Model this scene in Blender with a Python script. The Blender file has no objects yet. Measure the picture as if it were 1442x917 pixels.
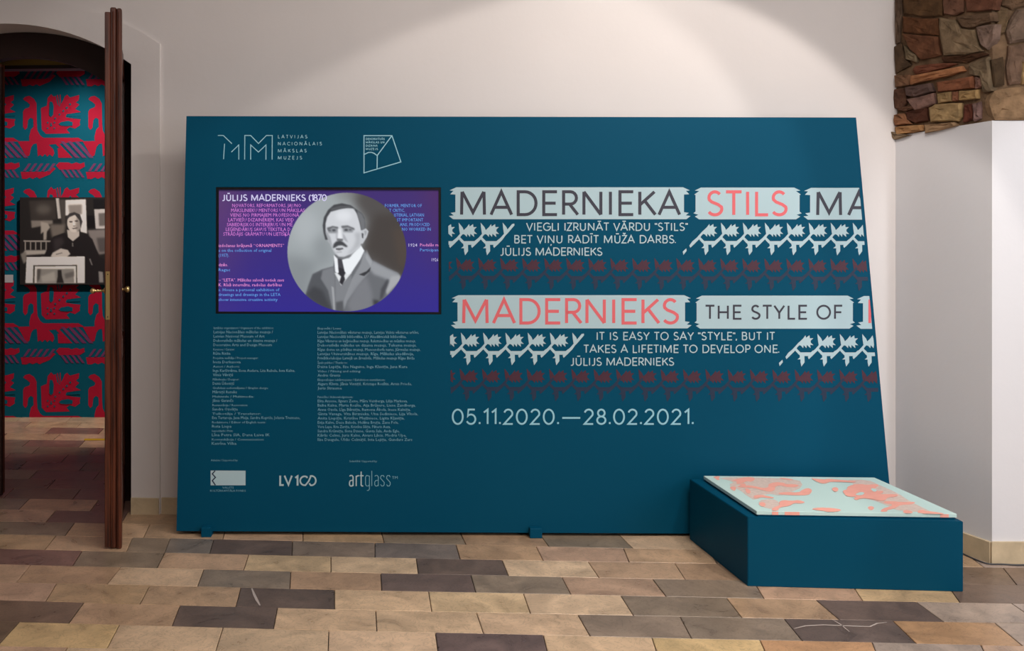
import bpy, bmesh, math, random
import numpy as np
from mathutils import Vector, Matrix
from mathutils.geometry import tessellate_polygon
random.seed(7)
S = bpy.context.scene
COL = S.collection

# ------------------------------------------------------------------ camera
F = 1350.0            # focal length in pixels of the 1442x917 frame
PU, PV, HC = 560.0, 310.0, 1.70   # principal point and camera height
cd = bpy.data.cameras.new('camera'); cam = bpy.data.objects.new('camera', cd); COL.objects.link(cam)
cd.sensor_fit = 'HORIZONTAL'; cd.sensor_width = 36.0; cd.lens = F/1442*36
cd.shift_x = (721-PU)/1442; cd.shift_y = -(458.5-PV)/1442
cd.clip_start = .05
cam.location = (0, 0, HC); cam.rotation_euler = (math.pi/2, 0, 0)
S.camera = cam

# ------------------------------------------------------------------ world, lights, exposure
w = bpy.data.worlds.new('world'); S.world = w; w.use_nodes = True
w.node_tree.nodes['Background'].inputs[0].default_value = (.8, .86, 1, 1)
w.node_tree.nodes['Background'].inputs[1].default_value = .3
S.view_settings.view_transform = 'Standard'; S.view_settings.look = 'None'
S.view_settings.exposure = 0; S.view_settings.gamma = 1; S.view_settings.use_curve_mapping = False
S.cycles.use_denoising = True
S.cycles.max_bounces = 8

def aim(o, target):
    d = Vector(target)-o.location
    o.rotation_euler = d.to_track_quat('-Z', 'Y').to_euler()
def area(name, loc, tgt, sx, sy, energy, col):
    l = bpy.data.lights.new(name, 'AREA'); l.shape = 'RECTANGLE'; l.size = sx; l.size_y = sy
    l.energy = energy; l.color = col
    o = bpy.data.objects.new(name, l); COL.objects.link(o); o.location = loc; aim(o, tgt)
    return o
def spot(name, loc, tgt, energy, angle, blend, col, r=.05):
    l = bpy.data.lights.new(name, 'SPOT'); l.energy = energy; l.spot_size = math.radians(angle)
    l.spot_blend = blend; l.color = col; l.shadow_soft_size = r
    o = bpy.data.objects.new(name, l); COL.objects.link(o); o.location = loc; aim(o, tgt)
    return o
WARM = (1, .93, .87)
area('window_daylight', (4.4, .2, 2.0), (1.6, 5.0, 1.0), 1.6, 2.2, 66, (.9, .94, 1))
area('ambient_fill_light', (1.5, 1.4, 4.1), (1.2, 2.4, 0), 3.6, 2.8, 150, (1, .95, .90))  # added overhead fill for the ambient level, not an actual fixture
spot('track_or_fill_spot', (1.898, 3.426, 3.776), (.854, 5.3, .134), 100, 83, .1, WARM, .04)
spot('track_or_fill_spot', (2.85, 2.34, 4.19), (-.71, 5.3, .26), 150, 59.4, .12, WARM, .05)
spot('track_or_fill_spot', (1.2, 2.4, 4.1), (2.95, 5.0, 1.5), 38, 34, .9, (.95, .96, 1), .1)  # added fill aimed at the pillar's side face to brighten it
spot('track_or_fill_spot', (-.9, 2.9, 4.1), (-1.5, 5.5, .9), 60, 40, .7, WARM, .06)  # added fill that brightens the wall left of the panel
spot('floor_spot', (1.6, 1.6, 4.1), (1.1, 4.2, 0), 66, 60, 1, (1, .88, .76), .1)
spot('pillar_fill_spot', (4.3, 1.6, 3.4), (3.7, 4.75, 1.2), 170, 42, .5, (.92, .95, 1), .1)  # extra cool fill, added to make the pillar's front face brighter
spot('gallery_spot', (-1.6, 6.3, 3.2), (-2.9, 8.26, 1.15), 210, 70, .5, (1, .9, .82), .06)
spot('gallery_wallwasher', (-2.7, 8.0, 3.6), (-2.7, 8.15, 0.0), 50, 34, .5, (1, .9, .8), .06)

# ------------------------------------------------------------------ helpers
def lin(c):
    c = c/255.0
    return c/12.92 if c <= .04045 else ((c+.055)/1.055)**2.4
def rgb(r, g, b): return (lin(r), lin(g), lin(b), 1)

def mat(name, color=(.5, .5, .5, 1), rough=.6, spec=.3, metal=0, noise=0, nscale=8, bump=0, bscale=60, emit=False, attr=None, objcol=False, coat=0):
    m = bpy.data.materials.new(name); m.use_nodes = True
    nt = m.node_tree; nd = nt.nodes; ln = nt.links
    b = nd['Principled BSDF']
    b.inputs['Roughness'].default_value = rough
    b.inputs['Specular IOR Level'].default_value = spec
    b.inputs['Metallic'].default_value = metal
    b.inputs['Coat Weight'].default_value = coat
    b.inputs['Base Color'].default_value = color
    src = None
    if attr:
        a = nd.new('ShaderNodeAttribute'); a.attribute_name = attr; src = a.outputs['Color']
    elif objcol:
        a = nd.new('ShaderNodeObjectInfo'); src = a.outputs['Color']
    if emit:
        b.inputs['Base Color'].default_value = (.01, .01, .012, 1)
        if src: ln.new(src, b.inputs['Emission Color'])
        else: b.inputs['Emission Color'].default_value = color
        b.inputs['Emission Strength'].default_value = 1
        return m
    tc = nd.new('ShaderNodeTexCoord')
    if noise:
        n = nd.new('ShaderNodeTexNoise'); n.inputs['Scale'].default_value = nscale; n.inputs['Detail'].default_value = 6
        ln.new(tc.outputs['Object'], n.inputs['Vector'])
        mr = nd.new('ShaderNodeMapRange'); mr.inputs[1].default_value = .25; mr.inputs[2].default_value = .75
        mr.inputs[3].default_value = 1-noise; mr.inputs[4].default_value = 1+noise
        ln.new(n.outputs['Fac'], mr.inputs[0])
        mx = nd.new('ShaderNodeVectorMath'); mx.operation = 'SCALE'
        if src: ln.new(src, mx.inputs[0])
        else: mx.inputs[0].default_value = color[:3]
        ln.new(mr.outputs[0], mx.inputs['Scale'])
        src = mx.outputs[0]
    if src: ln.new(src, b.inputs['Base Color'])
    if bump:
        n2 = nd.new('ShaderNodeTexNoise'); n2.inputs['Scale'].default_value = bscale; n2.inputs['Detail'].default_value = 5
        ln.new(tc.outputs['Object'], n2.inputs['Vector'])
        bp = nd.new('ShaderNodeBump'); bp.inputs['Strength'].default_value = bump; bp.inputs['Distance'].default_value = .01
        ln.new(n2.outputs['Fac'], bp.inputs['Height']); ln.new(bp.outputs[0], b.inputs['Normal'])
    return m

def tag(o, label=None, cat=None, group=None, kind=None):
    if label: o['label'] = label
    if cat: o['category'] = cat
    if group: o['group'] = group
    if kind: o['kind'] = kind
    return o
def obj(name, bm, m, parent=None, smooth=False, recalc=False):
    me = bpy.data.meshes.new(name)
    if recalc: bmesh.ops.recalc_face_normals(bm, faces=bm.faces)
    bm.to_mesh(me); bm.free()
    if m: me.materials.append(m)
    if smooth:
        for p in me.polygons: p.use_smooth = True
    o = bpy.data.objects.new(name, me); COL.objects.link(o)
    if parent: o.parent = parent
    return o
def mesh(name, vs, fs, m, parent=None, smooth=False):
    me = bpy.data.meshes.new(name); me.from_pydata([tuple(v) for v in vs], [], fs); me.update()
    if m: me.materials.append(m)
    if smooth:
        for p in me.polygons: p.use_smooth = True
    o = bpy.data.objects.new(name, me); COL.objects.link(o)
    if parent: o.parent = parent
    return o
def empty(name, label=None, cat=None, group=None, loc=(0, 0, 0)):
    o = bpy.data.objects.new(name, None); COL.objects.link(o); o.location = loc
    tag(o, label, cat, group); bpy.context.view_layer.update()
    return o
def keep(child, parent):          # parent without moving (parents are unrotated empties)
    child.parent = parent
    child.matrix_parent_inverse = Matrix.Translation(-parent.location)
    return child

def at(u, v, Y):
    return Vector(((u-PU)/F*Y, Y, HC-(v-PV)/F*Y))
def on_floor(u, v, z=0.0):
    Y = (HC-z)*F/(v-PV); return Vector(((u-PU)/F*Y, Y, z))
def on_plane(u, v, p0, n):
    d = Vector(((u-PU)/F, 1, -(v-PV)/F)); o = Vector((0, 0, HC))
    return o + d*((p0-o).dot(n)/d.dot(n))

def prism(bm, pts, off):          # closed solid between pts (list of Vector) and pts+off
    a = [bm.verts.new(p) for p in pts]; b = [bm.verts.new(p+off) for p in pts]
    n = len(pts)
    if n <= 4: bm.faces.new(a); bm.faces.new(b[::-1])
    else:
        for t in tessellate_polygon([pts]):
            bm.faces.new([a[i] for i in t]); bm.faces.new([b[i] for i in t[::-1]])
    for i in range(n):
        j = (i+1) % n
        bm.faces.new((a[j], a[i], b[i], b[j]))
    return a, b
def box(bm, x0, x1, y0, y1, z0, z1, T=None):
    pts = [Vector((x, y, z)) for x, y, z in ((x0, y0, z0), (x1, y0, z0), (x1, y1, z0), (x0, y1, z0))]
    vs = []
    for dz in (0, z1-z0):
        for p in pts:
            q = p+Vector((0, 0, dz))
            vs.append(bm.verts.new(T @ q if T else q))
    for f in ((3, 2, 1, 0), (4, 5, 6, 7), (0, 1, 5, 4), (1, 2, 6, 5), (2, 3, 7, 6), (3, 0, 4, 7)):
        bm.faces.new([vs[i] for i in f])
def bevel(bm, w, seg=1):
    bmesh.ops.bevel(bm, geom=list(bm.edges), offset=w, segments=seg, affect='EDGES', clamp_overlap=True)
def lathe(bm, prof, T, n=20):     # prof: (radius, height along local z)
    rings = []
    for r, h in prof:
        rings.append([bm.verts.new(T @ Vector((r*math.cos(2*math.pi*k/n), r*math.sin(2*math.pi*k/n), h))) for k in range(n)])
    for a, b in zip(rings, rings[1:]):
        for k in range(n):
            bm.faces.new((a[k], a[(k+1) % n], b[(k+1) % n], b[k]))
    bm.faces.new(rings[0][::-1]); bm.faces.new(rings[-1])

# ------------------------------------------------------------------ materials
M = {}
M['wall'] = mat('plaster_white', rgb(226, 219, 216), .85, .2, noise=.03, nscale=1.5, bump=.1, bscale=20)
M['pillar'] = mat('plaster_cool_white', rgb(228, 226, 228), .85, .2, noise=.015, nscale=2, bump=.08, bscale=30)
M['ceiling'] = mat('ceiling_plaster', rgb(215, 208, 202), .9, .2, bump=.1)
M['skirting'] = mat('beige_stone_skirting', rgb(204, 184, 152), .5, .3, noise=.15, nscale=14, bump=.15)
M['teal'] = mat('teal_satin_paint', rgb(0, 74, 102), .55, .1, noise=.01, nscale=3)
M['print'] = mat('pale_aqua_print', rgb(176, 202, 210), .5, .3)
M['aqua'] = mat('aqua_lettering', rgb(150, 205, 222), .5, .3)
M['charcoal'] = mat('charcoal_lettering', rgb(62, 62, 74), .5, .3)
M['salmon'] = mat('salmon_lettering', rgb(226, 106, 112), .5, .3)
M['motif_leaf'] = mat('plum_red_print', rgb(76, 44, 58), .5, .3)
M['motif_stem'] = mat('indigo_print', rgb(38, 52, 76), .5, .3)
M['board'] = mat('pale_aqua_board', rgb(204, 232, 228), .6, .25)
M['board_print'] = mat('coral_print', rgb(255, 182, 166), .6, .25, noise=.06, nscale=30)
M['black'] = mat('black_plastic', rgb(14, 14, 18), .35, .4)
M['wood'] = None
M['brass'] = mat('aged_brass', rgb(196, 168, 112), .3, .5, metal=.85)
M['grout'] = mat('grey_grout', rgb(92, 80, 68), .9, .2)
M['cable'] = mat('grey_cable', rgb(70, 70, 72), .5, .4)
M['tape'] = mat('yellow_tape', rgb(190, 150, 30), .6, .3)
M['vein'] = mat('white_calcite', rgb(190, 176, 168), .4, .3)
M['card'] = mat('white_card', rgb(200, 200, 205), .8, .2)
M['room_teal'] = mat('wallpaper_teal', rgb(0, 98, 122), .7, .2)
M['room_red'] = mat('wallpaper_crimson', rgb(188, 26, 60), .7, .2)
M['room_purple'] = mat('wallpaper_violet', rgb(128, 66, 112), .7, .2)
M['mortar'] = mat('old_mortar', rgb(120, 96, 74), .95, .1, noise=.35, nscale=18, bump=1, bscale=40)
M['stone'] = mat('rough_stone', (.5, .5, .5, 1), .9, .15, noise=.45, nscale=16, bump=1.0, bscale=38, objcol=True)
M['darkwood'] = mat('dark_stained_wood', rgb(44, 26, 22), .5, .3, noise=.2, nscale=8)
M['olive'] = mat('olive_lintel_paint', rgb(150, 124, 62), .7, .2)

def wood_mat():
    m = bpy.data.materials.new('mahogany_wood'); m.use_nodes = True
    nd = m.node_tree.nodes; ln = m.node_tree.links; b = nd['Principled BSDF']
    b.inputs['Roughness'].default_value = .38
    tc = nd.new('ShaderNodeTexCoord'); mp = nd.new('ShaderNodeMapping'); mp.inputs['Scale'].default_value = (30, 30, 1.6)
    n = nd.new('ShaderNodeTexNoise'); n.inputs['Scale'].default_value = 2.2; n.inputs['Detail'].default_value = 8
    r = nd.new('ShaderNodeValToRGB'); r.color_ramp.elements[0].position = .3; r.color_ramp.elements[1].position = .72
    r.color_ramp.elements[0].color = rgb(46, 20, 13); r.color_ramp.elements[1].color = rgb(104, 52, 32)
    ln.new(tc.outputs['Object'], mp.inputs[0]); ln.new(mp.outputs[0], n.inputs[0]); ln.new(n.outputs[0], r.inputs[0]); ln.new(r.outputs[0], b.inputs['Base Color'])
    return m
M['wood'] = wood_mat()

def tile_mat():
    m = bpy.data.materials.new('polished_limestone'); m.use_nodes = True
    nd = m.node_tree.nodes; ln = m.node_tree.links; b = nd['Principled BSDF']
    b.inputs['Specular IOR Level'].default_value = .45
    oi = nd.new('ShaderNodeObjectInfo'); tc = nd.new('ShaderNodeTexCoord')
    off = nd.new('ShaderNodeVectorMath'); off.operation = 'ADD'
    sc = nd.new('ShaderNodeMath'); sc.operation = 'MULTIPLY'; sc.inputs[1].default_value = 37
    ln.new(oi.outputs['Random'], sc.inputs[0])
    ln.new(tc.outputs['Object'], off.inputs[0]); ln.new(sc.outputs[0], off.inputs[1])
    n1 = nd.new('ShaderNodeTexNoise'); n1.inputs['Scale'].default_value = 5; n1.inputs['Detail'].default_value = 8; n1.inputs['Distortion'].default_value = 1.2
    n2 = nd.new('ShaderNodeTexNoise'); n2.inputs['Scale'].default_value = 14; n2.inputs['Detail'].default_value = 10; n2.inputs['Distortion'].default_value = 2.5
    ln.new(off.outputs[0], n1.inputs[0]); ln.new(off.outputs[0], n2.inputs[0])
    m1 = nd.new('ShaderNodeMapRange'); m1.inputs[1].default_value = .3; m1.inputs[2].default_value = .7; m1.inputs[3].default_value = .74; m1.inputs[4].default_value = 1.22
    ln.new(n1.outputs[0], m1.inputs[0])
    # fine veins: narrow band of the second noise
    ab = nd.new('ShaderNodeMath'); ab.operation = 'SUBTRACT'; ab.inputs[1].default_value = .5; ln.new(n2.outputs[0], ab.inputs[0])
    a2 = nd.new('ShaderNodeMath'); a2.operation = 'ABSOLUTE'; ln.new(ab.outputs[0], a2.inputs[0])
    m2 = nd.new('ShaderNodeMapRange'); m2.inputs[1].default_value = 0; m2.inputs[2].default_value = .035; m2.inputs[3].default_value = .76; m2.inputs[4].default_value = 1
    ln.new(a2.outputs[0], m2.inputs[0])
    mu = nd.new('ShaderNodeMath'); mu.operation = 'MULTIPLY'; ln.new(m1.outputs[0], mu.inputs[0]); ln.new(m2.outputs[0], mu.inputs[1])
    sv = nd.new('ShaderNodeVectorMath'); sv.operation = 'SCALE'; ln.new(oi.outputs['Color'], sv.inputs[0]); ln.new(mu.outputs[0], sv.inputs['Scale'])
    ln.new(sv.outputs[0], b.inputs['Base Color'])
    rr = nd.new('ShaderNodeMapRange'); rr.inputs[3].default_value = .2; rr.inputs[4].default_value = .42; ln.new(n1.outputs[0], rr.inputs[0]); ln.new(rr.outputs[0], b.inputs['Roughness'])
    bp = nd.new('ShaderNodeBump'); bp.inputs['Strength'].default_value = .12; bp.inputs['Distance'].default_value = .004
    ln.new(n2.outputs[0], bp.inputs['Height']); ln.new(bp.outputs[0], b.inputs['Normal'])
    return m
M['tile'] = tile_mat()

# ------------------------------------------------------------------ room shell
W0 = Vector((-1.365, 5.55, 0)); WD = Vector((1, -.061, 0)).normalized(); WN = Vector((WD.y, -WD.x, 0))  # WN points to the camera
def wallp(s, z, out=0.0): return W0+WD*s+WN*out+Vector((0, 0, z))
def wall_uv(u, v, out=0.0): 
    p = on_plane(u, v, W0+WN*out, WN); return (p-W0-WN*out).dot(WD), p.z
CEIL = 4.3

# floor: slab + individually laid tiles
bm = bmesh.new(); box(bm, -6, 5.5, -2, 9.4, -.08, -.008)
floor = obj('floor', bm, M['grout']); tag(floor, kind='structure')

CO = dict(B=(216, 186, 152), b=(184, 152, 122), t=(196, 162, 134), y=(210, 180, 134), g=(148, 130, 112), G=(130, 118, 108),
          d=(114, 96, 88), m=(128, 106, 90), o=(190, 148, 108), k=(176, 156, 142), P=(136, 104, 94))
US = [0, 240, 480, 720, 960, 1200, 1442]
ROWS = {0: [752.5, 758, 763.2, 768.6, 774, 778, 782], 1: [772.8, 778.6, 784.2, 789, 793, 797, 799.5],
        2: [794.6, 800.6, 806.2, 811, 816.3, 820.5, 824], 3: [819.7, 825, 830.9, 835.6, 840.5, 846, 850.4],
        4: [845.2, 852.2, 858.6, 863.6, 868.2, 873.2, 878], 5: [875.4, 881.8, 888.3, 893, 899.3, 904, 909.5],
        6: [910, 914.6, 921, 926, 933, 939, 945], 7: [948, 954, 961, 967, 975, 981, 988]}
def rowline(k):                   # floor points of row line k at the seven measured stations
    if k in ROWS: return [on_floor(u, v) for u, v in zip(US, ROWS[k])]
    base = 0 if k < 0 else 7
    out = []
    for i, u in enumerate(US):
        inv = 1/(ROWS[base][i]-PV)-(k-base)*.0000975
        v = PV+1/max(inv, 1e-5)
        out.append(on_floor(u, v))
    if k < 0:                     # keep the rows beyond the wall straight
        a, b = out[0], out[3]
        return [a, b]
    return out
LINES = {}
def lineY(k, x):
    if k not in LINES: LINES[k] = rowline(k)
    P = LINES[k]
    if x <= P[0].x: i = 0; 
    else:
        i = len(P)-2
        for j in range(len(P)-1):
            if x <= P[j+1].x: i = j; break
    a, b = P[i], P[i+1]
    t = (x-a.x)/(b.x-a.x); 
    if x < P[0].x or x > P[-1].x: return (a.y+(x-a.x)*(b.y-a.y)/(b.x-a.x))
    return a.y+(b.y-a.y)*t
def solve(k, u):                  # floor point on row line k seen at photo column u
    x = (u-PU)/F*5
    for _ in range(12):
        y = lineY(k, x); x = (u-PU)/F*y
    return x
# joints: (u at the upper line, u at the lower line, tile to its right)
T = {
 0: [(-35, -54, 'b'), (79, 63, 't'), (187, 178, 'g'), (240, 232, 'G'), (301, 295, 'd'), (412, 411, 'g'), (528, 528, 'G'), (642, 648, 'b'), (755, 765, 't'), (878, 886, 't'), (998, 1010, 'g')],
 1: [(-2, -20, 'P'), (116, 102, 'g'), (232, 221, 't'), (350, 343, 'B'), (466, 466, 'B'), (586, 589, 'd'), (707, 716, 'B'), (828, 843.5, 't'), (950, 965, 'b'), (1060, 1078, 't'), (1175, 1195, 't'), (1292, 1310, 'm'), (1412, 1432, 'm')],
 2: [(-85, -107, 't'), (43, 23, 'b'), (170, 150.6, 'B'), (287, 278, 'g'), (409.5, 408, 'b'), (536, 537.5, 'd'), (663, 670, 'g'), (791, 804, 't'), (919, 938, 'g'), (1061, 1076, 't'), (1198, 1215, 'y'), (1333, 1352, 'm'), (1470, 1492, 'm')],
 3: [(-55, -75, 't'), (80, 64, 'b'), (211, 197, 't'), (339, 332, 'd'), (471, 471, 'B'), (603.5, 608, 'B'), (737, 747, 'B'), (874, 892, 'g'), (1023, 1045, 'b'), (1149, 1182, 'd'), (1290, 1329, 'k'), (1425, 1466, 'k')],
 4: [(-22, -48, 'm'), (118, 96.5, 't'), (253.5, 242, 'd'), (390.6, 385, 'B'), (529, 530.6, 'B'), (671, 681, 'B'), (813.6, 831, 'g'), (957.5, 974, 'g'), (1104, 1130, 'd'), (1257.6, 1290.5, 'o'), (1401, 1440, 'k')],
 5: [(-115, -150, 'm'), (27, -4, 'y'), (168, 150.6, 'B'), (314, 303.7, 'B'), (463, 462, 'B'), (613, 617.5, 'd'), (765, 773, 'B'), (918, 929.5, 'y'), (1070, 1086, 'o'), (1228, 1242, 'k'), (1381, 1398, 't')],
 6: [(-60, -95, 't'), (95, 70, 'B'), (245, 232, 'B'), (400, 393, 'b'), (555, 556, 'B'), (710, 722, 'B'), (865, 880, 'y'), (1022, 1045, 'B'), (1180, 1205, 't'), (1335, 1365, 'k')],
}
tile_count = 0
def tile_verts(q, seed):          # q: four floor corners, counter-clockwise from near-left
    rnd = random.Random(seed)
    c = sum(q, Vector())/4
    g = .0016
    out = []
    dz = rnd.uniform(-.0006, .0006)
    for p in q:
        d = (c-p).normalized()
        out.append(p+d*g*1.4+Vector((0, 0, -.014-p.z)))
    mid = [p+Vector((0, 0, .0125)) for p in out]
    top = [p+(c-p).normalized()*.002*1.4 for p in mid]
    for p in mid: p.z = -.0015+dz
    for p in top: p.z = 0+dz
    return out+mid+top
TF = [(0, 1, 5, 4), (1, 2, 6, 5), (2, 3, 7, 6), (3, 0, 4, 7), (4, 5, 9, 8), (5, 6, 10, 9), (6, 7, 11, 10), (7, 4, 8, 11), (8, 9, 10, 11)]
def quad_tile(k, a, b):           # a=(x upper,x lower) left joint, b right joint
    return [Vector((a[1], lineY(k+1, a[1]), 0)), Vector((b[1], lineY(k+1, b[1]), 0)), Vector((b[0], lineY(k, b[0]), 0)), Vector((a[0], lineY(k, a[0]), 0))]
stuff = bmesh.new()
def shade(c, rnd, amt=.07):
    f = 1+rnd.uniform(-amt, amt)
    return (lin(c[0])*f, lin(c[1])*f*rnd.uniform(.98, 1.02), lin(c[2])*f*rnd.uniform(.95, 1.05), 1)
def add_tile(k, a, b, code, individual):
    global tile_count
    q = quad_tile(k, a, b)
    seed = hash((k, round(a[0]*100)))
    vs = tile_verts(q, seed)
    if individual:
        c = sum(q, Vector())/4
        o = mesh('tile', [v-c for v in vs], TF, M['tile'], floor)
        o.location = c; o.color = shade(CO[code], random.Random(seed)); tile_count += 1
    else:
        bv = [stuff.verts.new(v) for v in vs]
        for f in TF: stuff.faces.new([bv[i] for i in f])
def visible(q):
    us = [PU+F*p.x/p.y for p in q]; vv = [PV+F*HC/p.y for p in q]
    return max(us) > -12 and min(us) < 1454 and min(vv) < 925
rndc = random.Random(3)
for k in range(0, 7):
    J = [(solve(k, a), solve(k+1, b), c) for a, b, c in T[k]]
    while J[0][0] > -3.4:
        J.insert(0, (J[0][0]-.43, J[0][1]-.43, rndc.choice('BtbgmB')))
    while J[-1][0] < 4.0:
        J.append((J[-1][0]+.43, J[-1][1]+.43, rndc.choice('BtbgkB')))
    for a, b in zip(J, J[1:]):
        q = quad_tile(k, a, b)
        add_tile(k, a, b, a[2], visible(q))
# rows beyond the doorway / behind the panel
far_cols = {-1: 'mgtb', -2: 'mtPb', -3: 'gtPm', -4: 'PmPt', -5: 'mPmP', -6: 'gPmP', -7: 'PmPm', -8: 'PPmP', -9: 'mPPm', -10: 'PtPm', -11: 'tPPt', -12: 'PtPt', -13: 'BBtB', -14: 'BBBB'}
SL = -.48                         # the joints run slightly askew to the rows
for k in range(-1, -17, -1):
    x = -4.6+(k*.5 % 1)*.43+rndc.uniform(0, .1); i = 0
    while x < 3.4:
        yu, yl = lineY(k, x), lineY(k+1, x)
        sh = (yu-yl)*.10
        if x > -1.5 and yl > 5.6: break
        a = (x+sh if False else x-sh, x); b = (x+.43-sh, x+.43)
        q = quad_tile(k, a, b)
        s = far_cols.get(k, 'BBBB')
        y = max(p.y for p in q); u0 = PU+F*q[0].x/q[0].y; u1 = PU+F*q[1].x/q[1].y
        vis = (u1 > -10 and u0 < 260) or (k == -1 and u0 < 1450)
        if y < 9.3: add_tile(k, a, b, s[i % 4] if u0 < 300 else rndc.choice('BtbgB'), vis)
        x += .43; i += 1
for k in range(7, 10):
    x = -2.6+(k % 2)*.2
    while x < 3:
        add_tile(k, (x, x), (x+.43, x+.43), 'B', False); x += .43
o = obj('tile_field', stuff, M['tile'], floor); o['kind'] = 'stuff'; o.color = rgb(*CO['b'])
def strip(name, pts, wdt, m, parent):   # thin flat ribbon on the floor, drawn through floor points
    vs, fs = [], []
    for i, p in enumerate(pts):
        d = (pts[min(i+1, len(pts)-1)]-pts[max(i-1, 0)]).normalized(); n = Vector((-d.y, d.x, 0))*wdt*(.5 if i in (0, len(pts)-1) else 1)
        vs += [p+n+Vector((0, 0, .0012)), p-n+Vector((0, 0, .0012))]
        if i: fs.append((2*i-2, 2*i-1, 2*i+1, 2*i))
    return mesh(name, vs, fs, m, parent)
strip('stone_vein', [on_floor(*p) for p in ((354.5, 829), (358, 838), (362, 846), (366, 853))], .006, M['vein'], floor)
strip('stone_vein', [on_floor(*p) for p in ((1118, 885.8), (1134, 882), (1160, 880.5), (1192, 881.9), (1225, 883), (1235, 878.5), (1249, 877))], .004, M['vein'], floor)
strip('stone_vein', [on_floor(*p) for p in ((1172, 873), (1184, 880), (1196, 890))], .003, M['vein'], floor)

# back wall with the arched doorway
sc_, _ = wall_uv(10, 310)
def arch_pts(R_px, c_v, du, n=24, out=0.0):
    """points of the arch in (s, z); du: half-width in photo pixels"""
    res = []
    for i in range(n+1):
        d = -du+2*du*i/n
        v = c_v-math.sqrt(max(R_px**2-d*d, 0))
        res.append(wall_uv(10+d, v, out))
    return res
inner = arch_pts(300, 334, 176)           # opening
s_r = inner[-1][0]; s_l = inner[0][0]
S_END = (Vector((2.753, 5.295, 0))-W0).dot(WD)
outl = [(-5.2, 0), (-5.2, CEIL), (S_END+2.2, CEIL), (S_END+2.2, 0), (s_r, 0)]+inner[::-1]+[(s_l, 0)]
bm = bmesh.new(); prism(bm, [wallp(s, z) for s, z in outl], -WN*.42)
pass
wb = obj('wall_back', bm, M['wall'], recalc=True); tag(wb, kind='structure')
# plaster surround, slightly proud of the wall
outer = arch_pts(380, 375, 215, out=.016)
s_o = outer[-1][0]; s_ol = outer[0][0]
def strip_solid(bm, A, B, out, depth):   # solid band between two (s, z) polylines of equal length
    n = len(A); fr = [[bm.verts.new(wallp(s, z, o_)) for s, z in L_] for o_ in (out, out-depth) for L_ in (A, B)]
    for i in range(n-1):
        bm.faces.new((fr[0][i], fr[0][i+1], fr[1][i+1], fr[1][i])); bm.faces.new((fr[2][i+1], fr[2][i], fr[3][i], fr[3][i+1]))
        bm.faces.new((fr[0][i+1], fr[0][i], fr[2][i], fr[2][i+1])); bm.faces.new((fr[1][i], fr[1][i+1], fr[3][i+1], fr[3][i]))
    for i in (0, n-1): bm.faces.new((fr[0][i], fr[1][i], fr[3][i], fr[2][i]))
bm = bmesh.new(); strip_solid(bm, [(s_ol, 0)]+outer+[(s_o, 0)], [(s_l, 0)]+inner+[(s_r, 0)], .016, .02)
pass
ts = obj('trim_1', bm, M['wall'], recalc=True); tag(ts, kind='structure')
# skirting stones on the back wall
def skirt(name, s0, s1, out, h=.095, th=.012):
    bm = bmesh.new()
    prism(bm, [wallp(s0, 0, out+th), wallp(s1, 0, out+th), wallp(s1, h, out+th), wallp(s0, h, out+th)], -WN*(th+.002))
    o = obj(name, bm, M['skirting'], recalc=True); tag(o, kind='structure'); return o
skirt('baseboard_left', s_r+.002, s_o-.004, .016)
skirt('baseboard_back', s_o+.008, S_END-.02, 0)

# pillar on the right with white lower part and bare rubble above
PA = Vector((2.753, 5.295, 0)); PB = Vector((2.945, 4.75, 0)); PCN = Vector((5.2, 4.75, 0))
ZA, ZB = 2.165, 2.193
side_n = Vector((PB.y-PA.y, -(PB.x-PA.x), 0)).normalized()
if side_n.dot(Vector((0, 0, 0))-PB) < 0: side_n = -side_n
front_n = Vector((0, -1, 0))
bm = bmesh.new()
bot = [PA, PB, PCN, Vector((5.2, 5.6, 0)), Vector((2.753, 5.6, 0))]
tz = [ZA, ZB, ZB, ZB, ZA]
a = [bm.verts.new(p) for p in bot]; b = [bm.verts.new(p+Vector((0, 0, z))) for p, z in zip(bot, tz)]
bm.faces.new(a[::-1]); bm.faces.new(b)
for i in range(5): bm.faces.new((a[i], a[(i+1) % 5], b[(i+1) % 5], b[i]))
wr = obj('wall_right', bm, M['pillar'], recalc=True); tag(wr, kind='structure')
# skirting round the pillar
bm = bmesh.new()
o1, o2 = side_n*.014, front_n*.014
prism(bm, [PA+o1, PB+o1+Vector((-.003, 0, 0)), PB+Vector((.012, 0, 0)), PA+Vector((.02, 0, 0))], Vector((0, 0, .105)))
obj_s = obj('baseboard_right', bm, M['skirting'], recalc=True); tag(obj_s, kind='structure')
bm = bmesh.new()
prism(bm, [PB+Vector((-.010, -.014, 0)), PCN+o2, PCN, PB], Vector((0, 0, .108)))
obj_s = obj('baseboard_front', bm, M['skirting'], recalc=True); tag(obj_s, kind='structure')

# rubble masonry above
bm = bmesh.new()
ins = [Vector((2.760, 5.295, 0)), Vector((2.950, 4.757, 0)), Vector((5.2, 4.757, 0)), Vector((5.2, 5.6, 0)), Vector((2.760, 5.6, 0))]
a = [bm.verts.new(p+Vector((0, 0, z))) for p, z in zip(ins, tz)]; b = [bm.verts.new(p+Vector((0, 0, CEIL))) for p in ins]
bm.faces.new(a[::-1]); bm.faces.new(b)
for i in range(5): bm.faces.new((a[i], a[(i+1) % 5], b[(i+1) % 5], b[i]))
bmesh.ops.subdivide_edges(bm, edges=list(bm.edges), cuts=12, use_grid_fill=True)
rn = random.Random(5)
for v in bm.verts:
    if v.co.z > 2.22: v.co += Vector((rn.uniform(-.006, .006), rn.uniform(-.006, .006), rn.uniform(-.006, .006)))
rub = obj('wall_rubble', bm, M['mortar'], recalc=True); tag(rub, 'exposed rubble masonry above the white pillar', kind='structure')

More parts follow.
